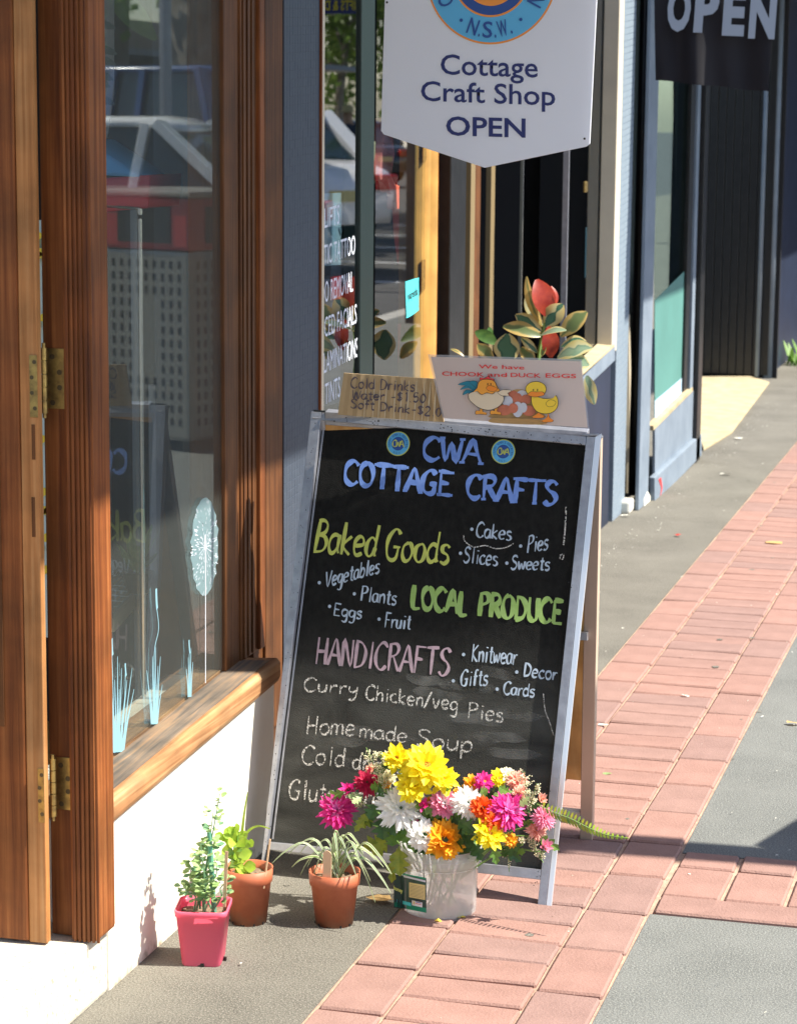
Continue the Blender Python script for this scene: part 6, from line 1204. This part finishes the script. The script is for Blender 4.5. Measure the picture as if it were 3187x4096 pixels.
def car(label, cat, paint, L_=4.3, W_=1.74, kind='sedan', group='cars parked along the street'):
    T = thing('parked_car', label, cat, (0, 0, 0), group); hw = W_ / 2
    suv = kind == 'suv'; belt = 1.05 if suv else .92; roof = 1.78 if suv else 1.46; bon = 1.0 if suv else .84
    def loft(st):   # st: (x, [(y,z)...half section from bottom centre to top centre])
        q = MB(); n = len(st[0][1]); ring = []
        for x, sec in st:
            full = [(y, z) for y, z in sec] + [(-y, z) for y, z in reversed(sec)]; ring.append(len(q.v)); q.v += [(x, y, z) for y, z in full]
        m_ = 2 * n
        for i in range(len(st) - 1):
            for k in range(m_): q.f.append((ring[i] + k, ring[i] + (k + 1) % m_, ring[i + 1] + (k + 1) % m_, ring[i + 1] + k))
        q.f.append(tuple(range(ring[0], ring[0] + m_))[::-1]); q.f.append(tuple(range(ring[-1], ring[-1] + m_))); return q
    h = L_ / 2
    def sec(w_, zl, zt, b=.06): return [(.0, zl), (w_ * .93, zl), (w_, zl + .15), (w_ * 1.0, (zl + zt) / 2 + .05), (w_ * .96, zt - b), (w_ * .86, zt), (.0, zt + .02)]
    body = loft([(-h, sec(hw * .8, .35, .62 if not suv else .9)), (-h + .08, sec(hw * .92, .26, belt - .08 if suv else .82)), (-h + .5, sec(hw, .22, belt)), (-.6, sec(hw, .2, belt)), (.55, sec(hw, .2, belt)), (1.0, sec(hw, .2, bon + .04)), (h - .35, sec(hw * .97, .22, bon - .06)), (h - .06, sec(hw * .88, .28, bon - .18)), (h, sec(hw * .8, .35, .6))]); body.make('body', paint, T, bevel=0, smooth=True)
    xr0, xr1, xf1, xf0 = (-h + .12, -h + .35, .25, .95) if suv else (-h + .55, -1.0, .15, 1.05)
    def cs(w_, zl, zt): return [(0, zl), (w_, zl), (w_ * .98, zl + .02), (w_ * .84, zt - .05), (w_ * .76, zt), (0, zt + .015)]
    cab = loft([(xr0, cs(hw * .9, belt - .03, belt + .02)), (xr1, cs(hw * .93, belt - .03, roof - .03)), ((xr1 + xf1) / 2, cs(hw * .95, belt - .03, roof)), (xf1, cs(hw * .93, belt - .03, roof - .03)), (xf0, cs(hw * .88, belt - .05, belt - .0))]); cab.make('cabin_glass', 'car_glass', T, smooth=False)
    rf = loft([(xr1 - .12, [(0, roof - .1), (hw * .76, roof - .09), (hw * .7, roof - .05), (0, roof - .03)]), (xr1 + .1, [(0, roof - .06), (hw * .83, roof - .06), (hw * .74, roof + .012), (0, roof + .03)]), (xf1, [(0, roof - .06), (hw * .83, roof - .06), (hw * .74, roof + .005), (0, roof + .025)]), (xf1 + .14, [(0, roof - .12), (hw * .76, roof - .11), (hw * .7, roof - .07), (0, roof - .05)])]); rf.make('roof', paint, T, smooth=True)
    for s_ in (1, -1):
        for (x0, x1, w_) in ((xr0 - .02, xr1, .16), (xf0, xf1 + .02, .07), ((xr1 + xf1) / 2 + .05, (xr1 + xf1) / 2 + .0, .09), (xr1 + .18 if not suv else xr1 + .75, xr1 + .1 if not suv else xr1 + .72, .06)):
            q = MB(); q.bar((x0, s_ * hw * .935, belt - .02), (x1, s_ * hw * .81, roof - .03), .08, w_ * 1.3, (0, 1, 0)); q.make('pillar', paint, T, bevel=.01)
        q = MB(); q.bar((xr0, s_ * hw * .945, belt), (xf0, s_ * hw * .93, belt - .01), .03, .03); q.make('window_trim', 'chrome', T)
        q = MB(); q.box((xf0 - .25, s_ * (hw + .09) - .09, belt), (xf0 - .12, s_ * (hw + .09) + .07, belt + .13)); q.make('mirror', paint, T, bevel=.02)
        for nm, x_, m_ in (('headlight', h - .1, 'lamp_clear'), ('tail_light', -h + .03, 'lamp_red')):
            q = MB(); q.box((x_ - .08, s_ * hw * .68 - .17, .62), (x_ + .07, s_ * hw * .68 + .15, .78)); q.make(nm, m_, T, bevel=.02)
        for xw in (h - .78, -h + .75):
            q = MB(); q.v = []; n = 24; rw = .36 if suv else .31
            for yy in (s_ * (hw - .2), s_ * (hw + .012)): q.v += [(xw + rw * math.cos(6.2832 * k / n), yy, rw + rw * math.sin(6.2832 * k / n)) for k in range(n)]
            q.f = [(k, (k + 1) % n, n + (k + 1) % n, n + k) for k in range(n)] + [tuple(range(n)), tuple(range(n, 2 * n))]; wh = q.make('wheel', 'tyre', T)
            q = MB(); q.add([(xw + rw * .62 * math.cos(6.2832 * k / n), s_ * (hw + .018), rw + rw * .62 * math.sin(6.2832 * k / n)) for k in range(n)], [tuple(range(n))]); q.make('rim', 'rim', wh)
    for x_, m_ in ((h, 'white'), (-h, 'white')):
        pass
    q = MB(); q.box((-h - .02, -.2, .5), (-h + .01, .2, .62)); q.make('number_plate', 'label_yellow', T)
    return T
def park(T, x, y, rz, z=-.14): T.location = (x, y, z); T.rotation_euler = (0, 0, rz)
w0 = VR(150, 300, 20.5); C1 = car('white sedan parked at an angle, mirrored in the timber window', 'car', 'car_white'); park(C1, w0.x, w0.y, R(-4), .04)
C2 = car('dark blue off-road wagon with pale roof rails parked behind the white sedan', 'car', 'car_blue', 4.5, 1.8, 'suv'); w1_ = VR(300, 190, 26); park(C2, w1_.x + .5, w1_.y, R(90 - 75), .25)
clone(C1, VR(478, 250, 27).xy.to_3d() + V((0, 0, .15)), R(32), label='second white sedan parked beyond the first, mirrored at the window edge')
C3 = car('dark sedan parked nearest the tree, mirrored in the second window', 'car', 'car_dark'); w2_ = VR(725, 270, 60); park(C3, w2_.x, w2_.y, R(40), .0)
clone(C1, VR(700, 230, 72).xy.to_3d() + V((0, 0, .0)), R(40), label='white sedan behind the dark sedan under the green tree')
clone(C1, VR(1290, 240, 30).xy.to_3d() + V((0, 0, .0)), R(60), label='white sedan far along the kerb, mirrored beside the gold frame')
clone(C3, VR(1270, 290, 36).xy.to_3d() + V((0, 0, .0)), R(60), label='dark sedan far along the kerb, mirrored beside the gold frame')
clone(C1, VR(1425, 250, 26).xy.to_3d(), R(70), label='white sedan mirrored in the green backed glass')
def tree(label, x, y, h, r, seed, n=2600, th=.22):
    rr = random.Random(seed); T = thing('street_tree', label, 'tree', (x, y, 0), 'trees beyond the street'); q = MB(); pp = twig(q, [V((x, y, -.3)), V((x + .1, y, h * .3)), V((x - .1, y + .1, h * .6)), V((x, y, h * .85))], th, .06); 
    for k in range(6): b0 = pp[6 + k % 5]; an = k * 1.1; twig(q, [b0, b0 + V((math.cos(an) * r * .5, math.sin(an) * r * .5, r * .3)), b0 + V((math.cos(an) * r * .8, math.sin(an) * r * .8, r * .7))], .09, .03)
    q.make('trunk', 'bark', T); q = MB(); cl = [(V((x + rr.gauss(0, .5) * r * .7, y + rr.gauss(0, .5) * r * .7, h * .72 + rr.uniform(-.5, .6) * r * .8)), rr.uniform(.25, .5) * r) for _ in range(26)]
    for k in range(n):
        c, cr_ = rr.choice(cl); p_ = c + V([rr.gauss(0, .5) for _ in range(3)]) * cr_; a = V([rr.uniform(-1, 1) for _ in range(3)]).normalized() * rr.uniform(.12, .28); b = V([rr.uniform(-1, 1) for _ in range(3)]).normalized() * .13; q.add([p_ - a, p_ + b, p_ + a, p_ - b], [(0, 1, 2, 3)])
    q.make('crown', 'crown', T)
t0 = VR(735, 120, 84); tree('wide green tree mirrored in the second window', t0.x, t0.y, 7, 5.5, 1, 7000); t0 = VR(430, 100, 34); tree('thick trunked dark tree behind the parked cars', t0.x, t0.y, 9, 4.5, 2, 5000, .55); t0 = VR(250, 100, 42); tree('dark tree left of the thick trunked one', t0.x, t0.y, 9, 5, 3, 5000, .5); t0 = VR(1270, 60, 50); tree('green tree far down the street', t0.x, t0.y, 8, 4, 4, 3500)
lp = VR(355, 100, 24); q = MB(); q.tube([(lp.x, lp.y, -.1), (lp.x, lp.y, 6)], .06, 10); simple('light_pole', 'pale blue grey steel light pole behind the parked wagon', 'pole', q, 'alu')
BG = thing('shop_row', 'low brown shop row with a pale roof across the street', 'building', (22, 40, 0)); q = MB(); q.box((22, 8, -.3), (30, 75, 4.2)); q.make('wall', 'brick_far', BG); q = MB(); q.box((18.5, 8, 3.0), (22, 75, 3.15)); q.make('verandah_roof', 'roof_far', BG)
for k in range(11): q = MB(); q.box((21.9, 10 + 6 * k, .5), (21.99, 14 + 6 * k, 2.4)); wn = q.make('window', 'car_glass', BG); q = MB(); q.box((18.6, 9 + 6 * k, -.14), (18.75, 9.15 + 6 * k, 3.0)); q.make('verandah_post', 'white', BG)
q = MB(); q.box((17.5, -40, -.2), (60, 200, .0)); struct(q.make('far_footpath', 'concrete'))
for k in range(9): q = MB(); q.box((3.2, 14 + k * 3.2, -.139), (6.8, 14.12 + k * 3.2, -.136)); struct(q.make('road_marking', 'white'))
# gift shop board seen mirrored at the top of the second window
g0, g1 = VR(690, 28, 14, -1.665), VR(770, 28, 14, -1.665)
GS = thing('street_sign', 'dark purple hanging shop board with yellow lettering mirrored at the top of the second window', 'sign', (g0.x, g0.y, g0.z))
d_ = (g1 - g0); q = MB(); q.slab([g0 - d_ * .3, g1 + d_ * .3, g1 + d_ * .3 + V((0, 0, .35)), g0 - d_ * .3 + V((0, 0, .35))], (.02, .02, 0)); q.make('board', 'navy_ink', GS)
nn_ = V((-d_.y, d_.x, 0)).normalized(); nn_ = nn_ if nn_.dot(V((-1, -1, 0))) > 0 else -nn_
for txt, z0 in (('GIFTS & D', .02), ('ART IN', .11)): ftext(txt, g1 + nn_ * .01 + V((0, 0, z0)), g0 + nn_ * .01 + V((0, 0, z0)), V((0, 0, .055)), 'petal_yellow', GS, bold=.02)
# people
def person(label, x, y, z, rz, shirt, legs_, hat=False, step=.18):
    T = thing('person', label, 'person', (0, 0, 0)); me = bpy.data.meshes.new('body')
    J = dict(pel=((0, 0, .95), .15), ch=((0, .0, 1.3), .155), nk=((0, 0, 1.48), .06), hd=((0, .02, 1.6), .095), ht=((0, .01, 1.7), .07), shl=((.19, 0, 1.4), .06), ell=((.25, .03, 1.13), .045), hal=((.24, -.08, .9), .035), shr=((-.19, 0, 1.4), .06), elr=((-.25, -.03, 1.13), .045), har=((-.24, .1, .92), .035),
             hpl=((.1, 0, .9), .095), knl=((.11, -step, .5), .06), anl=((.11, -step * 1.1, .09), .042), tol=((.12, -step * 1.1 - .16, .04), .035), hpr=((-.1, 0, .9), .095), knr=((-.11, step * .5, .5), .06), anr=((-.11, step * 1.5, .11), .042), tor=((-.12, step * 1.5 - .15, .04), .035))
    ks = list(J); ed = [('pel', 'ch'), ('ch', 'nk'), ('nk', 'hd'), ('hd', 'ht'), ('ch', 'shl'), ('shl', 'ell'), ('ell', 'hal'), ('ch', 'shr'), ('shr', 'elr'), ('elr', 'har'), ('pel', 'hpl'), ('hpl', 'knl'), ('knl', 'anl'), ('anl', 'tol'), ('pel', 'hpr'), ('hpr', 'knr'), ('knr', 'anr'), ('anr', 'tor')]
    me.from_pydata([J[k][0] for k in ks], [(ks.index(a), ks.index(b)) for a, b in ed], []); me.materials.append(M['skin']); o = link('body', me, None); md = o.modifiers.new('skin', 'SKIN'); 
    for i, k in enumerate(ks): me.skin_vertices[0].data[i].radius = (J[k][1],) * 2
    me.skin_vertices[0].data[0].use_root = True; sb = o.modifiers.new('sub', 'SUBSURF'); sb.levels = sb.render_levels = 1
    dg = bpy.context.evaluated_depsgraph_get(); m2 = bpy.data.meshes.new_from_object(o.evaluated_get(dg)); bpy.data.objects.remove(o); m2.materials.clear()
    for m_ in ('skin', shirt, legs_, 'hat'): m2.materials.append(M[m_])
    for p in m2.polygons:
        c = p.center; p.use_smooth = True
        p.material_index = 1 if (.98 < c.z < 1.46 and abs(c.x) < .27 and not (abs(c.x) > .2 and c.z < 1.2)) else 2 if .45 < c.z <= .98 and abs(c.x) < .215 else 3 if (c.z > 1.64) else 0
    b_ = link('body', m2, T)
    if hat: q = MB(); q.lathe([(.2, 1.655), (.19, 1.665), (.1, 1.675), (.09, 1.76), (.001, 1.775)], (0, 0.01, 0), 20); q.make('sun_hat', 'hat', T, smooth=True)
    for s_ in (1, -1): q = MB(); q.lathe([(.001, -.01), (.012, 0), (.001, .01)], (s_ * .035, -.085, 1.615), 8); q.make('eye', 'black', T)
    T.location = (x, y, z); T.rotation_euler = (0, 0, rz); return T
v = VR(742, 215, 42, -1.665); person('person in a wide tan hat walking past the parked cars', v.x, v.y, -.02, R(200), 'shorts', 'shorts', True); v = VR(700, 380, 34, -1.665); person('person in a pink shirt and dark shorts crossing the road', v.x, v.y, -.05, R(150), 'shirt_pink', 'shorts'); v = VR(1422, 330, 19, -1.56); person('person in a white shirt standing near the kerb, mirrored in the green backed glass', v.x, v.y, -.05, R(170), 'shirt_white', 'shirt_white')
